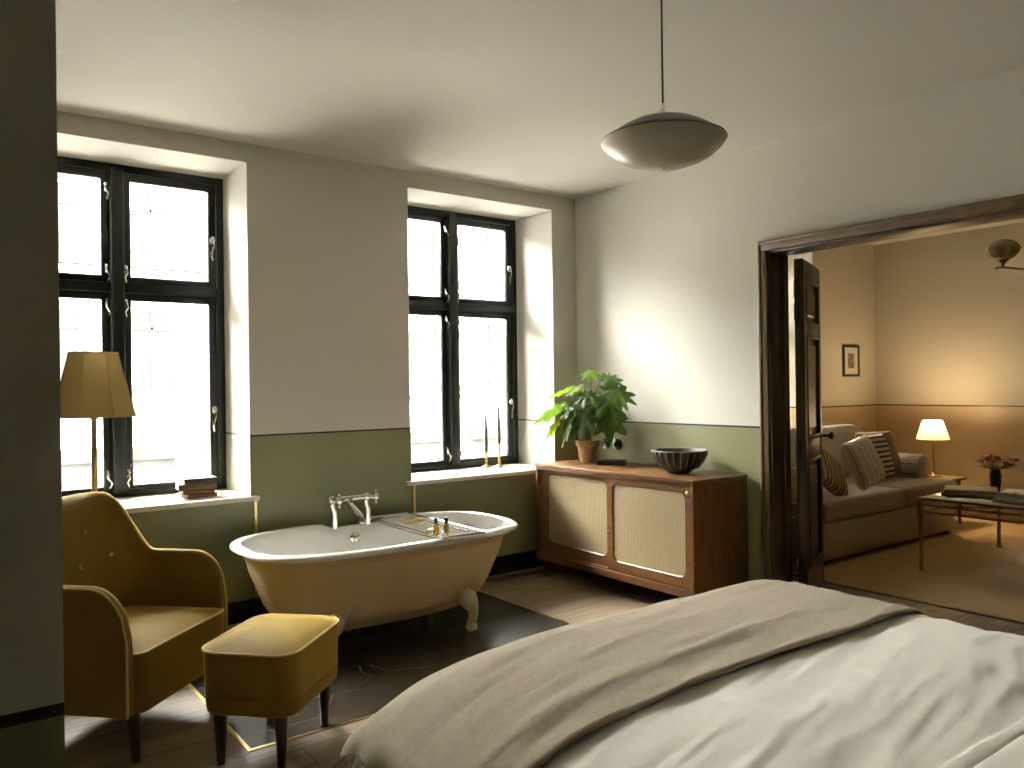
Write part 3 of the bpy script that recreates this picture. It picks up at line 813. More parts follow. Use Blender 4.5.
# ------------------------------------------------------------------ floor lamp
lp = thing('floor_lamp', 'brass floor lamp with panelled parchment shade behind the armchair', 'floor lamp', (0.674, 4.36, 0.0))
bm = BM(); lathe(bm, [(0.13, 0.0), (0.13, 0.012), (0.05, 0.022), (0.018, 0.05), (0.014, 0.06)], 32); finish(bm, 'base', M['brass'], lp)
bm = BM(); tube(bm, [(0, 0, 0.05), (0, 0, 1.58)], 0.013, 14); tube(bm, [(0, 0, 1.29), (0, 0, 1.36)], 0.018, 14); finish(bm, 'pole', M['brass'], lp)
RB, RT, ZB, ZTP = 0.196, 0.114, 1.306, 1.618
def hexring(r, z, n=8, a0=0.30, per=4):
    pts = []
    for k in range(n):
        p = Vector((r * math.cos(a0 + 2 * PI * k / n), r * math.sin(a0 + 2 * PI * k / n), z)); q = Vector((r * math.cos(a0 + 2 * PI * (k + 1) / n), r * math.sin(a0 + 2 * PI * (k + 1) / n), z))
        for i in range(per): pts.append(p.lerp(q, i / per))
    return pts
bm = BM(); rr = []
for k in range(9):
    t = k / 8; r = RB + (RT - RB) * (t ** 0.93); rr.append(hexring(r, ZB + (ZTP - ZB) * t))
loft(bm, rr, True)
sh = finish(bm, 'lamp_shade', M['shade'], lp, angle=20)
bm = BM()
for rad, z in ((RB, ZB), (RT, ZTP)): tube(bm, hexring(rad + 0.001, z), 0.0045, 6, closed=True)
for k in range(8):
    a = 0.30 + 2 * PI * k / 8
    tube(bm, [((RB + (RT - RB) * (t ** 0.93) + 0.001) * math.cos(a), (RB + (RT - RB) * (t ** 0.93) + 0.001) * math.sin(a), ZB + (ZTP - ZB) * t) for t in (0, 0.25, 0.5, 0.75, 1)], 0.0025, 6)
finish(bm, 'shade_trim', M['shade_trim'], sh)
bm = BM(); 
for k in range(3):
    a = k * 2 * PI / 3; tube(bm, [(0, 0, 1.575), (RT * math.cos(a), RT * math.sin(a), ZTP - 0.006)], 0.003, 6)
finish(bm, 'shade_carrier', M['brass'], lp)

# ------------------------------------------------------------------ books
def book(name, lab, mat, loc, rz, w, d, h, cat='book', group=None):
    """closed book lying flat; spine along the -y side"""
    t = thing(name, lab, cat, loc, rz, group)
    ct = min(0.0035, h * 0.16)
    bm = BM()
    box(bm, -w / 2, w / 2, -d / 2, d / 2, 0, ct, 0.0008, 1); box(bm, -w / 2, w / 2, -d / 2, d / 2, h - ct, h, 0.0008, 1)
    # rounded spine
    rings = []
    for k in range(9):
        a = -PI / 2 + PI * k / 8
        rings.append((-d / 2 - 0.006 * math.cos(a), h / 2 + h / 2 * math.sin(a)))
    va = [bm.verts.new((-w / 2, y, z)) for y, z in rings]; vb = [bm.verts.new((w / 2, y, z)) for y, z in rings]
    for k in range(8): bm.faces.new((va[k], va[k + 1], vb[k + 1], vb[k]))
    va2 = [bm.verts.new((-w / 2, -d / 2 + 0.002, z)) for y, z in rings]; vb2 = [bm.verts.new((w / 2, -d / 2 + 0.002, z)) for y, z in rings]
    for k in range(8): bm.faces.new((vb2[k], vb2[k + 1], va2[k + 1], va2[k])); bm.faces.new((va[k + 1], va[k], va2[k], va2[k + 1])); bm.faces.new((vb[k], vb[k + 1], vb2[k + 1], vb2[k]))
    finish(bm, 'cover', mat, t)
    bm = BM(); box(bm, -w / 2 + 0.003, w / 2 - 0.003, -d / 2 + 0.001, d / 2 - 0.004, ct, h - ct); finish(bm, 'pages', M['paper'], t, smooth=False)
    return t
z = ZS
for nm, mt, w, d, h, dx, rz, lab in (('book', 'book_red', 0.175, 0.13, 0.023, 0.01, 0.10, 'reddish brown book at the bottom of the stack on the left sill'),
                                 ('book', 'book_brown', 0.18, 0.13, 0.025, -0.003, -0.02, 'brown book second from the bottom of the sill stack'),
                                 ('book', 'book_brown', 0.215, 0.14, 0.037, -0.004, -0.10, 'wide brown leather book, third up in the sill stack'),
                                 ('book', 'book_dark', 0.19, 0.13, 0.031, 0.012, -0.05, 'dark leather book on top of the stack on the left sill')):
    book(nm, lab, M[mt], (1.325 + dx, 5.00, z), rz, w, d, h, group='old books stacked on the left window sill'); z += h

# ------------------------------------------------------------------ candlesticks
def candlestick(loc, hh, ch, lab):
    t = thing('candlestick', lab, 'candlestick', loc, 0, 'brass candlesticks on the right sill')
    bm = BM(); lathe(bm, [(0.040, 0.0), (0.041, 0.004), (0.030, 0.010), (0.012, 0.020), (0.008, 0.04), (0.012, 0.055), (0.007, 0.07), (0.007, hh - 0.05), (0.012, hh - 0.04), (0.009, hh - 0.02), (0.019, hh - 0.004), (0.018, hh)], 24)
    finish(bm, 'holder', M['brass'], t)
    bm = BM(); lathe(bm, [(0.0135, hh - 0.006), (0.0130, hh + ch * 0.6), (0.0105, hh + ch - 0.02), (0.003, hh + ch)], 16)
    c = finish(bm, 'candle', M['candle'], t)
    bm = BM(); tube(bm, [(0, 0, hh + ch - 0.002), (0.001, 0, hh + ch + 0.012)], 0.0012, 6); finish(bm, 'wick', M['black'], c)
candlestick((3.575, 5.165, ZS), 0.125, 0.305, 'shorter brass candlestick with grey candle on the right window sill')
candlestick((3.665, 5.115, ZS), 0.190, 0.295, 'taller brass candlestick with grey candle on the right window sill')

# ------------------------------------------------------------------ cabinet
CX0, CX1, CY0, CY1, CZ0, CZT = 3.69, 4.205, 3.165, 4.685, 0.135, 0.846
cb = thing('sideboard', 'teak sideboard with two sliding woven cane doors against the green wall', 'sideboard', (CX0, (CY0 + CY1) / 2, 0.0))
cy = (CY0 + CY1) / 2
def lb(bm, x0, x1, y0, y1, z0, z1, bev=0.002, seg=2): box(bm, x0 - CX0, x1 - CX0, y0 - cy, y1 - cy, z0, z1, bev, seg)
bm = BM(); lb(bm, CX0 - 0.004, CX1, CY0 - 0.003, CY1 + 0.003, CZT - 0.024, CZT); finish(bm, 'top_panel', M['teak'], cb)
bm = BM(); lb(bm, CX0, CX1, CY0, CY0 + 0.022, CZ0, CZT - 0.024); finish(bm, 'side_panel', M['teak_dark'], cb)
bm = BM(); lb(bm, CX0, CX1, CY1 - 0.022, CY1, CZ0, CZT - 0.024); finish(bm, 'side_panel', M['teak_dark'], cb)
bm = BM(); lb(bm, CX0 + 0.01, CX1, CY0 + 0.02, CY1 - 0.02, CZ0 + 0.03, CZ0 + 0.055); finish(bm, 'bottom_panel', M['teak'], cb)
bm = BM(); lb(bm, CX1 - 0.012, CX1, CY0 + 0.02, CY1 - 0.02, CZ0 + 0.055, CZT - 0.024); finish(bm, 'back_panel', M['teak_dark'], cb)
bm = BM(); lb(bm, CX0 - 0.003, CX0 + 0.03, CY0, CY1, CZ0 - 0.004, CZ0 + 0.045); finish(bm, 'bottom_rail', M['teak'], cb)
bm = BM(); lb(bm, CX0 + 0.004, CX0 + 0.03, CY0 + 0.022, CY1 - 0.022, CZT - 0.045, CZT - 0.024); finish(bm, 'top_rail', M['teak'], cb)
def cane_door(xf, ya, yb, oa, ob, za, zb, knob):
    """door ya..yb with a rounded opening oa..ob"""
    z0, z1 = CZ0 + 0.047, CZT - 0.045
    bm = BM()
    r = 0.045
    ocx, ocz = (oa + ob) / 2, (za + zb) / 2
    inner = [(ocx + u, ocz + v) for u, v in rrect((ob - oa) / 2, (zb - za) / 2, r, 8)]
    # outer loop matched to the inner loop vertex by vertex
    outer = []
    for (y, zz) in inner:
        dy, dz = y - ocx, zz - ocz
        cand = []
        if dy > 1e-9: cand.append((yb - ocx) / dy)
        if dy < -1e-9: cand.append((ya - ocx) / dy)
        if dz > 1e-9: cand.append((z1 - ocz) / dz)
        if dz < -1e-9: cand.append((z0 - ocz) / dz)
        s = min(cand); outer.append((ocx + dy * s, ocz + dz * s))
    # snap the nearest outer vertices to the true corners
    for cyy, czz in ((ya, z0), (ya, z1), (yb, z0), (yb, z1)):
        i = min(range(len(outer)), key=lambda k: (outer[k][0] - cyy) ** 2 + (outer[k][1] - czz) ** 2); outer[i] = (cyy, czz)
    def ring(loop, x): return [(x - CX0, y - cy, zz) for y, zz in loop]
    chamf = [(ocx + u, ocz + v) for u, v in rrect((ob - oa) / 2 + 0.005, (zb - za) / 2 + 0.005, r + 0.005, 8)]
    loft(bm, [ring(outer, xf + 0.018), ring(outer, xf), ring(chamf, xf), ring(inner, xf + 0.004), ring(inner, xf + 0.018), ring(outer, xf + 0.018)], True)
    bmesh.ops.remove_doubles(bm, verts=bm.verts, dist=1e-6)
    d = finish(bm, 'sliding_door', M['teak'], cb, angle=25)
    bm = BM(); lp_ = [(y, zz) for y, zz in rrect((ob - oa) / 2 + 0.004, (zb - za) / 2 + 0.004, r, 8)]
    loft(bm, [[(xf + 0.008 - CX0, ocx + y - cy, ocz + zz) for y, zz in lp_], [(xf + 0.012 - CX0, ocx + y - cy, ocz + zz) for y, zz in lp_]], True, True, True)
    finish(bm, 'cane_panel', M['cane'], d, smooth=False, label='woven cane infill')
    if knob:
        bm = BM(); lathe(bm, [(0.012, 0), (0.012, 0.004), (0.008, 0.006), (0.007, 0.002)], 18)
        bmesh.ops.rotate(bm, cent=(0, 0, 0), matrix=Matrix.Rotation(-PI / 2, 3, 'Y'), verts=bm.verts)
        bmesh.ops.translate(bm, vec=(xf - CX0, ya + 0.03 - cy, z1 - 0.035), verts=bm.verts)
        finish(bm, 'lock', M['brass'], d)
    return d
cane_door(CX0 + 0.034, 3.90, CY1 - 0.023, 3.955, 4.585, 0.265, 0.770, False)
cane_door(CX0 + 0.010, CY0 + 0.023, 3.925, 3.245, 3.868, 0.252, 0.765, True)
for x in (CX0 + 0.04, CX1 - 0.05):
    for y in (CY0 + 0.06, CY1 - 0.05):
        bm = BM(); lathe(bm, [(0.010, 0.0), (0.011, 0.004), (0.015, CZ0)], 16, (x - CX0, y - cy, 0.0)); finish(bm, 'leg', M['teak_dark'], cb)

# ------------------------------------------------------------------ plant
def leaf_bm(L, W, lobes, droop, fold, seed, depth=0.36):
    """palmate leaf blade: lobed outline around a midrib, base at the origin, tip at y = L"""
    rnd = random.Random(seed)
    bm = BM()
    NT, NR = 84, 6
    ph = rnd.uniform(-0.12, 0.12)
    rings = []
    cy0 = 0.36
    for j in range(NR + 1):
        f = j / NR
        ring = []
        for k in range(NT):
            a = 2 * PI * k / NT            # 0 = towards the tip
            body = 0.40 + 0.24 * (0.5 + 0.5 * math.cos(a)) ** 1.6
            w_ = lobes * a / 2 + ph * math.sin(a) + 0.25 * math.sin(2 * a + seed)
            lob = 0.4 * (1 - abs(math.sin(w_))) + 0.6 * (0.5 + 0.5 * math.cos(2 * w_))
            r = body * (1.10 - (depth + 0.10 * nz(math.cos(a) * 1.3 + seed, math.sin(a) * 1.3, 2.0)) * (1 - lob))
            if abs(a - PI) < 0.5: r *= 0.45 + 0.55 * abs(a - PI) / 0.5   # notch at the stalk
            x = math.sin(a) * r * f * W; y = (cy0 + math.cos(a) * r * f) * L
            u = y / L
            z = -droop * L * max(0, u) ** 1.9 - 0.55 * droop * L * (abs(x) / L) ** 1.5 * 1.6 + fold * 0.10 * L * math.cos(lobes * a) * f ** 2
            z += 0.02 * L * nz(x * 14 + seed, y * 14, seed)
            ring.append((x, y, z))
        rings.append(ring)
    vr = [[bm.verts.new(p) for p in ring] for ring in rings[1:]]
    c = bm.verts.new(rings[0][0])
    for k in range(NT): bm.faces.new((c, vr[0][k], vr[0][(k + 1) % NT]))
    for p, q in zip(vr[:-1], vr[1:]):
        for k in range(NT): bm.faces.new((p[k], p[(k + 1) % NT], q[(k + 1) % NT], q[k]))
    return bm
def orient(o_base, tip):
    b = Vector(o_base); t = Vector(tip); y = (t - b).normalized()
    x = y.cross(Vector((0, 0, 1)))
    if x.length < 1e-3: x = Vector((1, 0, 0))
    x.normalize(); z_ = x.cross(y)
    m = Matrix((x, y, z_)).transposed().to_4x4(); m.translation = b
    return m
def make_plant(loc, lab, leaves, pot_mat, scale=1.0, group=None):
    pl = thing('potted_plant', lab, 'plant', loc, 0, group); pl.scale = (scale,) * 3
    bm = BM(); lathe(bm, [(0.052, 0.0), (0.056, 0.003), (0.078, 0.125), (0.091, 0.127), (0.093, 0.168), (0.088, 0.171), (0.080, 0.166), (0.076, 0.14)], 32, cap1=False)
    pt = finish(bm, 'pot', pot_mat, pl)
    bm = BM(); lathe(bm, [(0.079, 0.135), (0.079, 0.150), (0.05, 0.156), (0.001, 0.157)], 24); finish(bm, 'soil', M['soil'], pt)
    for i, (b, t, young, dr) in enumerate(leaves):
        b = Vector(b); t = Vector(t)
        root = Vector((0.025 * math.cos(i * 2.4), 0.025 * math.sin(i * 2.4), 0.15))
        mid = root.lerp(b, 0.55); mid.z = max(mid.z, root.z + (b.z - root.z) * 0.72)
        bm = BM(); pts = catmull([root, mid, b], 7)
        tube(bm, pts, [0.0055 - 0.0025 * k / (len(pts) - 1) for k in range(len(pts))], 8)
        s = finish(bm, 'leaf_stalk', M['stem'], pl)
        L = (t - b).length * 1.12
        bm = leaf_bm(L * 0.98, L * 0.92, 9, dr, 0.30, i, 0.42)
        bmesh.ops.transform(bm, matrix=orient(b, t), verts=bm.verts)
        finish(bm, 'leaf', M['leaf_young' if young else 'leaf'], s, angle=60)
    return pl
PX, PYc = 3.995, 4.435
LEAVES = [ # leaf base, leaf tip (relative to the pot foot), young?, droop
 ((0.02, -0.03, 0.70), (-0.09, -0.12, 0.66), 1, 0.35), ((0.06, -0.14, 0.67), (0.00, -0.31, 0.62), 0, 0.35),
 ((0.05, -0.20, 0.60), (-0.02, -0.43, 0.49), 0, 0.3), ((0.02, -0.17, 0.53), (-0.06, -0.36, 0.39), 0, 0.3),
 ((0.06, -0.15, 0.45), (-0.02, -0.28, 0.22), 0, 0.2), ((-0.05, 0.07, 0.58), (-0.14, 0.26, 0.55), 1, 0.3),
 ((-0.04, 0.00, 0.59), (-0.17, 0.05, 0.55), 1, 0.35), ((-0.08, 0.14, 0.47), (-0.19, 0.39, 0.36), 0, 0.3),
 ((-0.12, 0.15, 0.37), (-0.21, 0.29, 0.22), 1, 0.3), ((-0.10, 0.05, 0.38), (-0.20, 0.11, 0.17), 0, 0.2),
 ((-0.06, 0.06, 0.48), (-0.21, 0.11, 0.39), 0, 0.4), ((-0.05, -0.05, 0.43), (-0.17, -0.11, 0.26), 0, 0.3),
 ((0.05, 0.03, 0.44), (0.12, 0.12, 0.36), 0, 0.3), ((-0.06, -0.01, 0.38), (-0.17, 0.01, 0.23), 0, 0.3),
 ((0.02, -0.10, 0.50), (-0.09, -0.22, 0.42), 0, 0.4), ((-0.03, 0.10, 0.42), (-0.11, 0.24, 0.27), 0, 0.4),
 ((0.02, 0.08, 0.54), (0.10, 0.22, 0.54), 0, 0.35), ((-0.04, -0.06, 0.54), (-0.17, -0.16, 0.50), 0, 0.4)]
make_plant((PX, PYc, CZT), 'leafy green plant in a terracotta pot on the sideboard', LEAVES, M['terracotta'])
LV2 = [((0.0, -0.05, 0.3), (0.03, -0.2, 0.36), 0, 0.3), ((0.02, 0.05, 0.32), (0.05, 0.2, 0.33), 0, 0.3), ((-0.05, 0, 0.3), (-0.2, 0.02, 0.3), 0, 0.3), ((0.05, 0, 0.33), (0.2, 0.0, 0.36), 1, 0.3), ((0.0, 0.0, 0.34), (-0.1, -0.1, 0.46), 1, 0.2)]
make_plant((7.02, 4.93, ZS), 'small potted plant on the lounge window sill, glimpsed through the door hinge gap', LV2, M['terracotta'], 0.62)

# small dark book and bowl on the sideboard
book('book', 'small dark book lying beside the terracotta pot on the sideboard', M['book_dark'], (4.02, 4.205, CZT), math.radians(-50), 0.200, 0.125, 0.036)
bw = thing('fluted_bowl', 'dark ribbed stoneware bowl on the right half of the sideboard', 'bowl', (3.970, 3.520, CZT))
bm = BM(); NB = 240; NR_ = 24; rings = []
for r, zz in ((0.058, 0.0), (0.072, 0.004), (0.075, 0.012), (0.122, 0.038), (0.157, 0.080), (0.176, 0.122), (0.180, 0.144)):
    amp = 0.0 if zz < 0.01 else 0.011 * smooth01((zz - 0.01) / 0.03) * (1 - smooth01((zz - 0.134) / 0.012))
    ring = []
    for k in range(NB):
        a = 2 * PI * k / NB; rb = r + amp * ((1 - abs(math.sin(NR_ / 2 * a))) ** 2.5 - 0.3)
        ring.append((rb * math.cos(a), rb * math.sin(a), zz))
    rings.append(ring)
for r, zz in ((0.175, 0.149), (0.168, 0.145), (0.162, 0.120), (0.140, 0.07), (0.10, 0.034), (0.04, 0.022), (0.002, 0.020)):
    rings.append([(r * math.cos(2 * PI * k / NB), r * math.sin(2 * PI * k / NB), zz) for k in range(NB)])
loft(bm, rings, True, True, True)
for f in bm.faces:
    c = f.calc_center_median(); rr_ = math.hypot(c.x, c.y)
    if 0.02 < c.z < 0.140 and (1 - abs(math.sin(NR_ / 2 * math.atan2(c.y, c.x)))) > 0.62 and rr_ > 0.08 + (c.z - 0.02) * 0.80: f.material_index = 1
finish(bm, 'bowl_body', [M['stoneware'], M['bowl_rim']], bw, angle=50)
bm = BM(); tube(bm, [(0.177 * math.cos(2 * PI * k / 64), 0.177 * math.sin(2 * PI * k / 64), 0.147) for k in range(64)], 0.004, 8, closed=True); finish(bm, 'bowl_rim', M['bowl_rim'], bw)
# sockets
for y, lab in ((4.475, 'round black wall socket nearer the plant'), (4.345, 'round black wall socket farther from the plant')):
    t = thing('wall_socket', lab, 'socket', (XR, y, 0.975), 0, 'black sockets above the sideboard')
    bm = BM(); lathe(bm, [(0.043, 0.0), (0.043, 0.010), (0.039, 0.015), (0.024, 0.017)], 32)
    bmesh.ops.rotate(bm, cent=(0, 0, 0), matrix=Matrix.Rotation(-PI / 2, 3, 'Y'), verts=bm.verts); finish(bm, 'cover_plate', M['socket'], t)
    bm = BM(); lathe(bm, [(0.021, 0.014), (0.021, 0.021), (0.019, 0.023), (0.017, 0.016)], 24)
    for s in (-1, 1): sphere(bm, (0, s * 0.008, 0.017), 0.003, u=8, v=6)
    bmesh.ops.rotate(bm, cent=(0, 0, 0), matrix=Matrix.Rotation(-PI / 2, 3, 'Y'), verts=bm.verts); finish(bm, 'socket_insert', M['socket'], t)

# ------------------------------------------------------------------ pendant
pd = thing('pendant_lamp', 'shallow glass bowl pendant lamp hanging from the ceiling on a black cord', 'pendant lamp', (2.255, 2.055, 2.244))
R0 = 0.235
bm = BM(); lathe(bm, [(0.001, 0.0), (0.05, 0.003), (0.10, 0.013), (0.15, 0.031), (0.19, 0.054), (0.220, 0.080), (R0, 0.100), (R0 - 0.004, 0.104), (0.212, 0.082), (0.15, 0.042), (0.08, 0.020), (0.001, 0.012)], 64, cap0=False, cap1=False); finish(bm, 'glass_bowl', M['pendant'], pd)
bm = BM(); lathe(bm, [(R0 - 0.006, 0.099), (R0 + 0.001, 0.102), (R0 - 0.002, 0.107), (0.205, 0.123), (0.165, 0.149), (0.125, 0.169), (0.075, 0.183), (0.02, 0.189), (0.001, 0.190)], 64, cap0=True, cap1=True); finish(bm, 'top_dish', M['pendant_rim'], pd)
bm = BM(); lathe(bm, [(0.007, -0.010), (0.009, -0.005), (0.009, 0.003), (0.005, 0.008)], 16); finish(bm, 'finial', M['brass'], pd)
bm = BM(); lathe(bm, [(0.020, 0.186), (0.020, 0.210), (0.010, 0.220), (0.006, 0.245)], 16); finish(bm, 'cord_grip', M['chrome'], pd)
bm = BM(); tube(bm, [(0, 0, 0.24), (0, 0, HC - 2.244 - 0.02)], 0.0036, 8); finish(bm, 'cord', M['cord'], pd)
bm = BM(); lathe(bm, [(0.05, HC - 2.244), (0.05, HC - 2.244 - 0.012), (0.012, HC - 2.244 - 0.035), (0.006, HC - 2.244 - 0.04)], 24); finish(bm, 'ceiling_rose', M['pendant_rim'], pd)

# ------------------------------------------------------------------ bed
BX0, BX1, BYF = 1.03, 2.99, 2.16
def bed_top(x, y):
    """height of the mattress and duvet top"""
    z = 0.575 + 0.008 * math.sin(PI * (x - BX0) / (BX1 - BX0))
    dl = x - 0.93
    z -= 0.165 * math.exp(-((dl) / 0.24) ** 1.3) if dl > 0 else 0.165 + (-dl) * 1.6
    dr = BX1 - x
    z -= 0.055 * math.exp(-(max(dr, 0) / 0.05) ** 1.2)
    df = BYF - y
    z -= 0.050 * math.exp(-(max(df, 0) / 0.055) ** 1.2)
    return z
bd = thing('bed', 'wide low bed in the foreground with upholstered base under pale bedding', 'bed', ((BX0 + BX1) / 2, 1.05, 0.0))
bcx, bcy = (BX0 + BX1) / 2, 1.05
bm = BM(); box(bm, BX0 + 0.03 - bcx, BX1 - 0.03 - bcx, 0.0 - bcy, BYF - 0.06 - bcy, 0.09, 0.28, 0.02, 3); finish(bm, 'bed_base', M['bedbase'], bd)
bm = BM(); box(bm, BX0 + 0.10 - bcx, BX1 - 0.03 - bcx, 0.0 - bcy, BYF - 0.06 - bcy, 0.281, 0.485, 0.05, 4); finish(bm, 'mattress', M['pillow'], bd)
bm = BM(); box(bm, BX0 - 0.02 - bcx, BX1 + 0.02 - bcx, -0.08 - bcy, 0.0 - bcy, 0.0, 1.05, 0.02, 3); finish(bm, 'headboard', M['bedbase'], bd)
for x in (BX0 + 0.12, BX1 - 0.12):
    for y in (0.12, BYF - 0.2):
        bm = BM(); lathe(bm, [(0.022, 0), (0.03, 0.10)], 14, (x - bcx, y - bcy, 0)); finish(bm, 'leg', M['walnut'], bd)

def cloth_sheet(name, mat, xs, ys, zfun, under=0.0, thick=0.012):
    bm = BM()
    rows = [[zfun(x, y) for x in xs] for y in ys]
    loft(bm, rows, False)
    bmesh.ops.recalc_face_normals(bm, faces=bm.faces)
    if sum(f.normal.z for f in bm.faces) < 0: bmesh.ops.reverse_faces(bm, faces=bm.faces)
    me = D.meshes.new(name); bm.to_mesh(me); bm.free(); me.materials.append(mat)
    me.shade_smooth()
    o = link(D.objects.new(name, me))
    s = o.modifiers.new('thickness', 'SOLIDIFY'); s.thickness = thick; s.offset = -1
    return o
def lin(a, b, n): return [a + (b - a) * i / (n - 1) for i in range(n)]
def wrinkle(x, y):
    w = 0.008 * nz(x * 1.4 + 3 + y * 1.8, y * 5.5 - x * 0.7, 1.3)
    w += 0.0055 * (1 - abs(nz(x * 1.9 + 1.5 * y + 9, y * 9.5 - x * 1.6, 4.2)) * 2) * smooth01((x - 1.1) / 0.8)
    w += 0.0056 * nz(x * 5 + y * 3, y * 20 - x * 4.5, 7.7)
    w += 0.0030 * nz(x * 8 + y * 9, y * 36 - x * 9, 3.3) * (0.5 + nz(x * 2, y * 2, 8.8))
    w += 0.0026 * (1 - 2.5 * abs(nz(x * 4.5 + y * 6, y * 21 - x * 7.0, 15.2)))
    w += 0.0045 * nz(x * 3.2, y * 17 + x * 2, 2.2) * smooth01((x - 2.3) / 0.5)
    w += 0.0042 * (1 - 2.2 * abs(nz(x * 2.6 + y * 5, y * 11 - x * 4.0, 11.2)))
    return w * 0.76
# duvet: param u across the width with hanging sides
def drape(u, y, lift, wr, sideL, sideR):
    """u runs along the cloth across the bed; returns a point"""
    xl, xr = BX0 - 0.03, BX1 - 0.01
    if u < xl:
        d = xl - u
        zt = bed_top(xl, y) + lift
        off = 0.045 * (1 - math.exp(-d / 0.05)) + 0.014 * math.sin(y * 26 + 2 * nz(y * 3, 1, 2)) * smooth01(d / 0.12)
        return (xl - off, y, zt - (d - 0.010 * (1 - math.exp(-d / 0.03))) + wr * 0.3)
    if u > xr:
        d = u - xr
        zt = bed_top(xr, y) + lift
        off = 0.03 * (1 - math.exp(-d / 0.04)) + 0.010 * math.sin(y * 22 + 5) * smooth01(d / 0.12)
        return (xr + off, y, zt - (d - 0.008 * (1 - math.exp(-d / 0.03))))
    return (u, y, bed_top(u, y) + lift + wr)
def duv(u, y):
    ridge = 0.0
    if y < 0.835: ridge = 0.020 * smooth01((0.835 - y) / 0.03) - 0.035 * smooth01((0.785 - y) / 0.025) ** 2
    calm = 1 - 0.8 * smooth01((y - 1.44) / 0.08)      # flattened where the throw weighs on it
    return drape(u, y, 0.004 + ridge, wrinkle(u, y) * calm, 0, 0)
yd = lin(0.758, 0.845, 24) + lin(0.852, BYF - 0.02, 170)
xd = lin(BX0 - 0.22, BX0 - 0.03, 12)[:-1] + lin(BX0 - 0.03, BX1 - 0.01, 190) + lin(BX1 - 0.01, BX1 + 0.17, 12)[1:]
o = cloth_sheet('duvet', M['sheet'], xd, yd, duv, thick=0.02)
tag(o, 'creased cream duvet spread over the bed, turned down at its head end', 'duvet')
# throw
THY0 = 1.455
def thr(u, v):
    """v runs along the length from the near edge over the foot of the bed and down"""
    yy = THY0 + v + 0.022 * nz(u * 1.5, 0.3, 5) * (1 - min(1, v / 0.5)) - 0.010 * (u - 2.0)
    yf = BYF - 0.01
    wr = 0.55 * wrinkle(u * 0.9 + 4, yy * 0.8 + 2)
    wr += 0.010 * math.exp(-((yy - 1.62 - 0.06 * (u - 1.6)) / 0.035) ** 2) * smooth01((u - 1.0) / 0.3) * (1 - smooth01((u - 2.3) / 0.4))
    wr += 0.0035 * nz(u * 3.5, yy * 20 - u * 3, 6.1) + 0.003 * nz(u * 1.2 + 8, yy * 34 - u * 6, 2.6)
    hem = 0.006 * math.exp(-(v / 0.035) ** 2)
    lift = 0.024 + hem - 0.010 * math.exp(-(v / 0.006) ** 2)
    if yy <= yf:
        return drape(u, yy, lift, wr, 0, 0)
    d = yy - yf
    px, py, pz = drape(u, yf, lift, wr, 0, 0)
    off = 0.05 * (1 - math.exp(-d / 0.05)) + 0.012 * math.sin(u * 24 + 3 * nz(u * 2, 0, 1)) * smooth01(d / 0.12)
    return (px, yf + off, pz - (d - 0.012 * (1 - math.exp(-d / 0.03))))
xt = lin(BX0 - 0.10, BX0 - 0.03, 10)[:-1] + lin(BX0 - 0.03, BX1 - 0.01, 170) + lin(BX1 - 0.01, BX1 + 0.12, 10)[1:]
vt = lin(0, 0.06, 10)[:-1] + lin(0.06, BYF - THY0 + 0.16, 100)
th_ = cloth_sheet('throw_blanket', M['linen'], xt, vt, thr, thick=0.010)
tag(th_, 'taupe linen throw with frayed fringe laid across the foot of the bed', 'blanket')
# fringe along the left end of the throw
bm = BM(); rnd = random.Random(3)
for i in range(150):
    v = (i + rnd.random()) / 150 * (BYF - THY0 + 0.15)
    p = Vector(thr(BX0 - 0.10, v)); 
    e = Vector((rnd.uniform(-0.034, 0.000), rnd.uniform(-0.016, 0.016), -rnd.uniform(0.026, 0.052)))
    tube(bm, [p + Vector((0, 0, 0.003)), p + e * 0.5 + Vector((rnd.uniform(-0.004, 0.004), 0, 0)), p + e], [0.0034, 0.0032, 0.0014], 5)
finish(bm, 'fringe', M['linen'], th_)
# pillows
def pillow(loc, w, d, h, rz, lab):
    bm = BM(); N_ = 28; rows = []
    top = []; 
    for j in range(N_ + 1):
        v = -1 + 2 * j / N_; row = []
        for i in range(N_ + 1):
            u = -1 + 2 * i / N_
            e = max(0.0, (1 - u ** 4)) ** 0.5 * max(0.0, (1 - v ** 4)) ** 0.5
            row.append((u, v, e))
        top.append(row)
    def pt(u, v, e, s):
        pin = 1 - 0.05 * (abs(u * v)) ** 0.5 * 0
        return (w / 2 * u * (1 - 0.04 * (1 - v * v) * 0), d / 2 * v, h / 2 * e * s + 0.006 * nz(u * 3, v * 3, s) * e)
    loft(bm, [[pt(*q, 1) for q in row] for row in top], False)
    loft(bm, [[pt(*q, -1) for q in reversed(row)] for row in top], False)
    bmesh.ops.remove_doubles(bm, verts=bm.verts, dist=1e-4)
    return bm
o = tag(finish(pillow(None, 0.80, 0.62, 0.20, 0, ''), 'pillow', M['pillow'], angle=80), 'white pillow at the head of the bed, in the lower right corner of the photo', 'pillow')
o.location = (1.90, 0.455, 0.590)

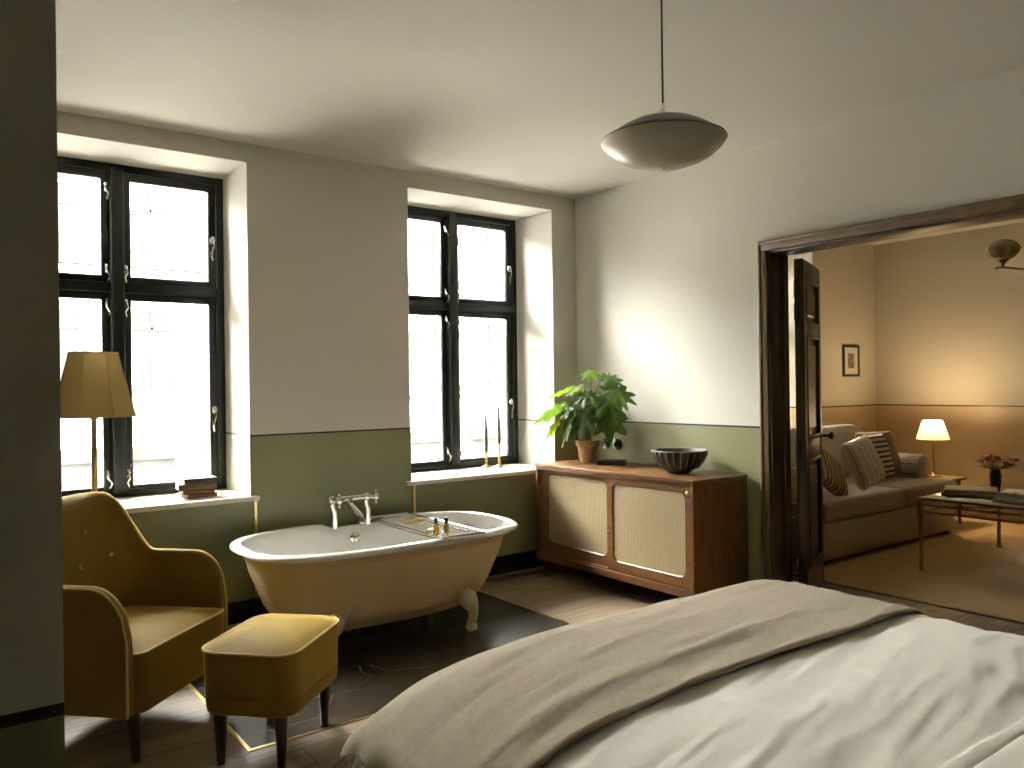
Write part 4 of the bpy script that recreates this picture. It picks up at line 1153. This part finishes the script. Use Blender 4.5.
# ------------------------------------------------------------------ lounge: sofa
SX0, SX1, SY0, SY1 = 5.50, 7.69, 3.45, 4.46
sf = thing('sofa', 'long striped sofa in the lounge beyond the open door', 'sofa', ((SX0 + SX1) / 2, SY0, 0.0))
sxm = (SX0 + SX1) / 2
def sb(bm, x0, x1, y0, y1, z0, z1, bev, seg=3): box(bm, x0 - sxm, x1 - sxm, y0 - SY0, y1 - SY0, z0, z1, bev, seg)
bm = BM(); sb(bm, SX0, SX1 - 0.02, SY0 + 0.012, SY1, 0.045, 0.335, 0.015); finish(bm, 'base', M['sofa'], sf)
for x0, x1 in ((SX0 + 0.0, 6.748), (6.756, SX1 + 0.01)):
    bm = BM(); sb(bm, x0, x1, SY0 - 0.012, SY1 - 0.25, 0.337, 0.505, 0.045, 4)
    for v in bm.verts:
        if v.co.z > 0.45:
            v.co.z += 0.025 * max(0, 1 - ((v.co.x + sxm - (x0 + x1) / 2) / ((x1 - x0) / 2)) ** 2)
    finish(bm, 'seat_cushion', M['sofa'], sf)
# back roll
bm = BM(); rings = []
for k in range(25):
    t = k / 24
    x = SX0 + 0.05 + (7.60 - SX0 - 0.05) * t
    hgt = 1.005
    if t > 0.9: hgt = 0.80 + 0.205 * math.sqrt(max(0, 1 - ((t - 0.9) / 0.1) ** 2))
    if t < 0.1: hgt = 0.80 + 0.205 * math.sqrt(max(0, 1 - ((0.1 - t) / 0.1) ** 2))
    ring = []
    y0, y1 = SY1 - 0.25 - SY0, SY1 - SY0
    for (yy, zz) in ((y0, 0.34), (y0 + 0.02, 0.65), (y0 + 0.03, hgt - 0.08), (y0 + 0.06, hgt - 0.02), (y0 + 0.12, hgt), (y0 + 0.19, hgt - 0.02), (y0 + 0.23, hgt - 0.08), (y1, 0.65), (y1, 0.34)):
        ring.append((x - sxm, yy, zz))
    rings.append(ring)
loft(bm, rings, True, True, True); finish(bm, 'backrest', M['sofa_back_lit'], sf, angle=60)
# rolled arms set back from the front edge
for xa in (SX0 + 0.11, SX1 - 0.125):
    bm = BM(); rings = []
    for yy, s in ((3.69 - SY0, 0.88), (3.705 - SY0, 1.0), (SY1 - 0.02 - SY0, 1.0)):
        ring = []
        for k in range(15):
            a = -0.25 * PI + 1.5 * PI * k / 14
            ring.append((xa - sxm + 0.13 * s * math.cos(a), yy, 0.60 + 0.13 * s * math.sin(a)))
        ring += [(xa - sxm - 0.09 * s, yy, 0.36), (xa - sxm + 0.09 * s, yy, 0.36)]
        rings.append(ring)
    loft(bm, rings, True, True, True); finish(bm, 'armrest', M['sofa'], sf, angle=50)
for x in (SX0 + 0.06, SX1 - 0.08):
    for y in (SY0 + 0.07, SY1 - 0.07):
        bm = BM(); sb(bm, x - 0.03, x + 0.03, y - 0.03, y + 0.03, 0.004, 0.05, 0.004); finish(bm, 'foot', M['walnut'], sf)
# scatter cushions
def scatter(mat, loc, w, h, d, rx, rz, ry, lab, fr=False):
    bm = pillow(None, w, h, d, 0, '')
    # stand upright: local z becomes depth
    bmesh.ops.rotate(bm, cent=(0, 0, 0), matrix=Matrix.Rotation(PI / 2, 3, 'X'), verts=bm.verts)
    o = tag(finish(bm, 'scatter_cushion', mat, angle=80), lab, 'cushion', 'scatter cushions on the sofa')
    o.location = loc; o.rotation_euler = (rx, ry, rz)
    return o
scatter(M['cushion_brown'], (7.20, 3.93, 0.745), 0.50, 0.42, 0.15, -0.28, -0.12, 0.0, 'plain brown cushion standing against the right sofa arm')
scatter(M['cushion_bold'], (6.88, 3.78, 0.745), 0.50, 0.40, 0.13, -0.26, 0.10, 0.0, 'brown cushion with bold cream stripes behind the pale striped cushion')
scatter(M['cushion_stripe'], (6.37, 3.61, 0.745), 0.54, 0.41, 0.15, -0.38, 0.18, -0.10, 'cream cushion with thin tan stripes in the middle of the sofa')
scatter(M['cushion_tan'], (5.90, 3.64, 0.690), 0.44, 0.36, 0.13, -0.50, 0.0, 0.50, 'tilted tan and brown striped cushion at the left end of the sofa')

# ------------------------------------------------------------------ coffee table
TX0, TX1, TY0, TY1, TZ = 5.975, 7.335, 2.10, 2.965, 0.550
ct = thing('coffee_table', 'brass framed coffee table with dark glass top on the lounge carpet', 'coffee table', ((TX0 + TX1) / 2, (TY0 + TY1) / 2, 0.004))
tcx, tcy = (TX0 + TX1) / 2, (TY0 + TY1) / 2
hx, hy = (TX1 - TX0) / 2, (TY1 - TY0) / 2
bm = BM(); box(bm, -hx, hx, -hy, hy, TZ - 0.016, TZ, 0.003); finish(bm, 'table_top', M['smoked'], ct)
for x in (-hx + 0.015, hx - 0.015):
    for y in (-hy + 0.015, hy - 0.015):
        bm = BM(); lathe(bm, [(0.030, 0.0), (0.030, 0.006), (0.015, 0.012), (0.014, 0.05), (0.018, 0.055), (0.014, 0.06), (0.014, 0.22), (0.019, 0.226), (0.014, 0.232), (0.016, TZ - 0.15), (0.020, TZ - 0.14), (0.020, TZ - 0.017), (0.001, TZ - 0.016)], 16, (x, y, 0)); finish(bm, 'leg', M['brass_dull'], ct)
for z_ in (TZ - 0.055, TZ - 0.105):
    for y in (-hy + 0.015, hy - 0.015):
        bm = BM(); tube(bm, [(-hx + 0.015, y, z_), (hx - 0.015, y, z_)], 0.0085, 10); finish(bm, 'rail', M['brass_dull'], ct)
    for x in (-hx + 0.015, hx - 0.015):
        bm = BM(); tube(bm, [(x, -hy + 0.015, z_), (x, hy - 0.015, z_)], 0.0085, 10); finish(bm, 'rail', M['brass_dull'], ct)
for s in (-1, 1):
    bm = BM(); tube(bm, [(s * hx * 0.5, -hy + 0.02, TZ - 0.105), (-s * hx * 0.5, hy - 0.02, TZ - 0.105)], 0.007, 8); finish(bm, 'cross_brace', M['brass_dull'], ct)
TT = TZ + 0.004
book('book', 'thick brown book on the near left corner of the coffee table', M['book_tan'], (6.42, 2.79, TT), math.radians(-70), 0.36, 0.30, 0.020, group='books on the coffee table')
book('book', 'tan book lying on the thick brown book on the coffee table', M['book_tan'], (6.43, 2.785, TT + 0.020), math.radians(-66), 0.35, 0.28, 0.026, group='books on the coffee table')
book('book', 'large cream book at the bottom of the pile by the table edge', M['book_cream'], (6.32, 2.335, TT), math.radians(-82), 0.40, 0.31, 0.022, group='books on the coffee table')
book('book', 'large cream book in the middle of the pile by the table edge', M['book_cream'], (6.34, 2.33, TT + 0.022), math.radians(-86), 0.39, 0.30, 0.020, group='books on the coffee table')
book('book', 'large cream book on top of the pile by the table edge', M['book_cream'], (6.35, 2.335, TT + 0.042), math.radians(-80), 0.37, 0.29, 0.020, group='books on the coffee table')
# vase of flowers
vs = thing('flower_vase', 'dark glass vase of dusty pink flowers on the coffee table', 'vase', (6.90, 2.80, TT))
bm = BM(); lathe(bm, [(0.030, 0), (0.034, 0.004), (0.040, 0.05), (0.044, 0.10), (0.038, 0.13), (0.034, 0.14), (0.036, 0.15), (0.033, 0.149), (0.030, 0.13)], 24, cap1=False); finish(bm, 'vase_body', M['vase'], vs)
rnd = random.Random(11)
for i in range(11):
    a = i * 2.39996; sp_ = 0.055 + 0.075 * (i % 3) / 2
    top = Vector((sp_ * math.cos(a), sp_ * math.sin(a) * 1.15, 0.17 + 0.06 * rnd.random() + (0.03 if i % 3 == 0 else 0)))
    bm = BM(); tube(bm, catmull([(0.01 * math.cos(a), 0.01 * math.sin(a), 0.03), (0.018 * math.cos(a), 0.018 * math.sin(a), 0.14), top], 5), 0.0025, 6); s = finish(bm, 'flower_stem', M['flower_leaf'], vs)
    bm = BM()
    for layer, (rad, tilt, cnt) in enumerate(((0.066, 0.35, 7), (0.050, 0.8, 6), (0.030, 1.2, 4))):
        for k in range(cnt):
            b = 2 * PI * k / cnt + layer * 0.4
            d = Vector((math.cos(b) * math.cos(tilt), math.sin(b) * math.cos(tilt), math.sin(tilt)))
            sd = Vector((-math.sin(b), math.cos(b), 0))
            p0 = top; p1 = top + d * rad * 0.6 + sd * rad * 0.42; p2 = top + d * rad; p3 = top + d * rad * 0.6 - sd * rad * 0.42
            mid = top + d * rad * 0.62 + Vector((0, 0, -0.004))
            q = [bm.verts.new(p) for p in (p0, p1, p2, p3, mid)]
            for ii in range(4): bm.faces.new((q[ii], q[(ii + 1) % 4], q[4]))
    finish(bm, 'flower_head', M['flower'], s)
for i in range(7):
    a = i * 0.9 + 0.3
    bm = leaf_bm(0.11, 0.06, 3, 0.4, 0.2, i)
    bmesh.ops.transform(bm, matrix=orient((0.03 * math.cos(a), 0.03 * math.sin(a), 0.15), (0.11 * math.cos(a), 0.11 * math.sin(a), 0.20)), verts=bm.verts)
    finish(bm, 'leaf', M['flower_leaf'], vs, angle=60)
# wide shell-like tray on the far right of the table
bm = BM(); N_ = 48; rings = []
for r, zz in ((0.05, 0.0), (0.07, 0.004), (0.15, 0.03), (0.20, 0.07), (0.205, 0.085), (0.197, 0.085), (0.145, 0.036), (0.07, 0.012), (0.002, 0.010)):
    rings.append([(r * math.cos(2 * PI * k / N_), r * 0.8 * math.sin(2 * PI * k / N_), zz + (0.012 * math.cos(2 * 2 * PI * k / N_) if zz > 0.05 else 0)) for k in range(N_)])
loft(bm, rings, True, True, True)
o = tag(finish(bm, 'tray_bowl', M['book_tan'], angle=60), 'shallow tan bowl at the right end of the coffee table', 'bowl'); o.location = (7.05, 2.42, TT)

# ------------------------------------------------------------------ side table and lamp
stb = thing('side_table', 'small dark wooden side table at the right end of the sofa', 'side table', (8.05, 3.885, 0.004))
bm = BM(); box(bm, -0.24, 0.24, -0.26, 0.26, 0.435, 0.462, 0.004); finish(bm, 'table_top', M['casing'], stb)
bm = BM(); box(bm, -0.20, 0.20, -0.22, 0.22, 0.37, 0.434, 0.004); finish(bm, 'apron', M['darkwood'], stb)
for x in (-0.19, 0.19):
    for y in (-0.21, 0.21):
        bm = BM(); lathe(bm, [(0.012, 0), (0.02, 0.37)], 12, (x, y, 0)); finish(bm, 'leg', M['darkwood'], stb)
tl = thing('table_lamp', 'lit brass table lamp with pleated cream shade on the side table', 'table lamp', (8.10, 3.860, 0.466))
bm = BM(); lathe(bm, [(0.075, 0), (0.075, 0.010), (0.03, 0.018), (0.012, 0.04), (0.010, 0.05)], 24); finish(bm, 'base', M['brass_dull'], tl)
bm = BM(); tube(bm, [(0, 0, 0.045), (0, 0, 0.44)], 0.0125, 12); finish(bm, 'stem', M['brass_dull'], tl)
bm = BM(); NP = 96; rings = []
for t in (0, 0.33, 0.66, 1.0):
    r = 0.146 + (0.084 - 0.146) * t; zz = 0.372 + 0.188 * t
    rings.append([((r + 0.0065 * (1 if k % 4 < 2 else -1)) * math.cos(2 * PI * k / NP), (r + 0.0065 * (1 if k % 4 < 2 else -1)) * math.sin(2 * PI * k / NP), zz) for k in range(NP)])
loft(bm, rings, True); finish(bm, 'lamp_shade', M['pleat'], tl, angle=20, label='glowing pleated cream shade')
bm = BM(); sphere(bm, (0, 0, 0.47), 0.028, 1, 1, 1.3)
finish(bm, 'bulb', translucent_mat('frosted_bulb', (0.8, 0.75, 0.6), (0.9, 0.85, 0.7), 0.5, 0.5, emit=(1, 0.72, 0.36), estr=9), tl)
pl = D.lights.new('table_lamp_light', 'POINT'); pl.energy = 20; pl.color = (1.0, 0.74, 0.42); pl.shadow_soft_size = 0.045
plo = link(D.objects.new('table_lamp_light', pl)); plo.parent = tl; plo.location = (0, 0, 0.53)

# ------------------------------------------------------------------ picture
pc = thing('framed_picture', 'small dark framed print hanging on the lounge wall above the sofa', 'picture', (8.225, YW, 1.652))
w_, h_ = 0.160, 0.172
bm = BM(); ring_frame(bm, -w_, w_, -h_, h_, 0.024, -0.022, -0.001, 0.004); finish(bm, 'frame', M['black'], pc)
bm = BM(); box(bm, -w_ + 0.02, w_ - 0.02, -0.010, -0.002, -h_ + 0.02, h_ - 0.02); finish(bm, 'mount', M['mat_board'], pc, smooth=False)
bm = BM(); box(bm, -0.062, 0.062, -0.0115, -0.0101, -0.080, 0.085); finish(bm, 'print', M['print'], pc, smooth=False)

# ------------------------------------------------------------------ chandelier
ch = thing('chandelier', 'bronze chandelier with ribbed onion glass shades hanging in the lounge', 'chandelier', (6.62, 2.02, 2.22))
bm = BM(); lathe(bm, [(0.012, -0.06), (0.035, -0.03), (0.045, 0.02), (0.030, 0.06), (0.014, 0.09), (0.010, 0.14)], 20); finish(bm, 'hub', M['brass_dull'], ch)
bm = BM(); tube(bm, [(0, 0, 0.10), (0, 0, 0.74)], 0.008, 10); finish(bm, 'rod', M['brass_dull'], ch)
bm = BM(); lathe(bm, [(0.06, 0.76), (0.06, 0.75), (0.02, 0.725), (0.01, 0.72)], 20); finish(bm, 'ceiling_rose', M['brass_dull'], ch)
for k in range(5):
    a = math.radians(112) + k * 2 * PI / 5
    dx, dy = math.cos(a), math.sin(a)
    R1 = 0.55
    bm = BM(); pts = catmull([(0.03 * dx, 0.03 * dy, 0.0), (0.20 * dx, 0.20 * dy, -0.05), (0.38 * dx, 0.38 * dy, 0.0), (R1 * dx, R1 * dy, 0.035), ((R1 + 0.05) * dx, (R1 + 0.05) * dy, 0.03)], 8); tube(bm, pts, 0.0075, 8)
    ar = finish(bm, 'arm', M['brass_dull'], ch)
    bm = BM(); lathe(bm, [(0.030, 0.035), (0.012, 0.045), (0.012, 0.062), (0.030, 0.078), (0.045, 0.092), (0.040, 0.094)], 18, (R1 * dx, R1 * dy, 0)); finish(bm, 'shade_cup', M['brass_dull'], ar)
    bm = BM(); NK = 80; rings = []
    for r, zz in ((0.035, 0.088), (0.070, 0.105), (0.100, 0.135), (0.112, 0.165), (0.104, 0.195), (0.078, 0.222), (0.045, 0.238), (0.015, 0.244)):
        rings.append([(R1 * dx + r * (1 + 0.03 * math.cos(10 * 2 * PI * q / NK)) * math.cos(2 * PI * q / NK), R1 * dy + r * (1 + 0.03 * math.cos(10 * 2 * PI * q / NK)) * math.sin(2 * PI * q / NK), zz) for q in range(NK)])
    loft(bm, rings, True, True, True); finish(bm, 'glass_shade', M['chandelier_glass'], ar, angle=60)

# ------------------------------------------------------------------ outside: street and the house opposite
bm = BM(); box(bm, -40, 60, YO + 0.3, 70, -1.75, -1.6); structure(finish(bm, 'ground', M['street'], smooth=False))
hs = thing('building', 'pale stucco house with arched windows across the street, seen through the panes', 'building', (6.0, 16.0, -1.6))
bm = BM(); box(bm, -26, 34, 0.0, 8.0, 0.0, 7.9); finish(bm, 'house_wall', M['facade'], hs, smooth=False)
bm = BM()
for z_ in (5.05, 5.30, 7.6): box(bm, -26, 34, -0.18, 0.02, z_, z_ + 0.12)
box(bm, -26, 34, -0.12, 0.02, 2.75, 2.85)
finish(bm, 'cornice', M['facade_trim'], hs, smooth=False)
def arch_window(x, zb, w, h):
    r = w / 2
    pts = [(x - r, zb), (x + r, zb), (x + r, zb + h)] + [(x + r * math.cos(a), zb + h + r * math.sin(a)) for a in [PI * k / 12 for k in range(1, 12)]] + [(x - r, zb + h)]
    bm = BM(); a = [bm.verts.new((px, -0.01, pz)) for px, pz in pts]; b = [bm.verts.new((px, 0.05, pz)) for px, pz in pts]
    bm.faces.new(a); bm.faces.new(list(reversed(b)))
    for i in range(len(pts)): bm.faces.new((a[i], b[i], b[(i + 1) % len(pts)], a[(i + 1) % len(pts)]))
    wn = finish(bm, 'arched_window', M['facade_glass'], hs, smooth=False)
    bm = BM()
    def arc(rr): return [(x + rr * math.cos(a_), -0.06, zb + h + rr * math.sin(a_)) for a_ in [PI * k / 16 for k in range(17)]]
    tube(bm, arc(r + 0.08), 0.06, 6); tube(bm, arc(r + 0.27), 0.05, 6)
    box(bm, x - r - 0.16, x - r - 0.04, -0.08, 0.0, zb, zb + h); box(bm, x + r + 0.04, x + r + 0.16, -0.08, 0.0, zb, zb + h)
    box(bm, x - r - 0.3, x + r + 0.3, -0.12, 0.0, zb - 0.15, zb)
    box(bm, x - 0.02, x + 0.02, -0.04, 0.0, zb, zb + h + r); box(bm, x - r, x + r, -0.04, 0.0, zb + h - 0.03, zb + h + 0.03)
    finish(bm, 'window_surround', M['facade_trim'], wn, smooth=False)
for k in range(-8, 14):
    xx = 3.46 - 6.0 + k * 1.55
    arch_window(xx, 3.06, 0.66, 1.13); arch_window(xx, 5.55, 0.70, 0.85)
for k in range(-4, 7):
    xx = 2.6 - 6.0 + k * 3.1
    bm = BM(); box(bm, xx - 1.25, xx + 1.25, -0.02, 0.04, 0.5, 1.75)
    s = finish(bm, 'shop_window', M['facade_glass'], hs, smooth=False)
    bm = BM(); box(bm, xx - 1.35, xx + 1.35, -0.12, 0.0, 1.75, 2.0); finish(bm, 'fascia_board', M['facade_shop'], s, smooth=False)

# ------------------------------------------------------------------ light
wd = D.worlds.new('sky'); SC.world = wd; wd.use_nodes = True
bg = wd.node_tree.nodes['Background']; bg.inputs['Color'].default_value = (1.0, 0.98, 0.94, 1); bg.inputs['Strength'].default_value = 43.0
sun = D.lights.new('hazy_sun', 'SUN'); sun.energy = 9.0; sun.angle = math.radians(29); sun.color = (1.0, 0.96, 0.88)
so = link(D.objects.new('hazy_sun', sun))
dv = Vector((0.50, -1.0, -0.98)).normalized()
so.rotation_euler = dv.to_track_quat('-Z', 'Y').to_euler(); so.location = (-4, 12, 9)

# ------------------------------------------------------------------ camera
f_px, yaw, pitch, roll = 792.78186, 0.6390024566939253, 0.002142703685450903, -0.013510203659486329
cyw, syw = math.cos(yaw), math.sin(yaw)
fwd = Vector((syw * math.cos(pitch), cyw * math.cos(pitch), math.sin(pitch)))
rt = Vector((cyw, -syw, 0)); up = rt.cross(fwd)
c_, s_ = math.cos(roll), math.sin(roll)
r2 = rt * c_ + up * s_; u2 = rt * -s_ + up * c_
cam = D.cameras.new('camera'); co = link(D.objects.new('camera', cam))
mw = Matrix((r2, u2, -fwd)).transposed().to_4x4(); mw.translation = (0, 0, 1.43); co.matrix_world = mw
cam.sensor_width = 36; cam.lens = f_px * 36 / 1024; cam.clip_start = 0.05; cam.clip_end = 200
SC.camera = co

# ------------------------------------------------------------------ colour management and sampling
vs_ = SC.view_settings
vs_.view_transform = 'Standard'; vs_.look = 'None'; vs_.gamma = 1.0; vs_.use_curve_mapping = False; vs_.exposure = 1.24
cy_ = SC.cycles
cy_.use_denoising = True
try: cy_.denoiser = 'OPENIMAGEDENOISE'
except Exception: pass
cy_.max_bounces = 10; cy_.diffuse_bounces = 6; cy_.glossy_bounces = 4; cy_.transparent_max_bounces = 12
cy_.sample_clamp_indirect = 8.0; cy_.caustics_reflective = False; cy_.caustics_refractive = False
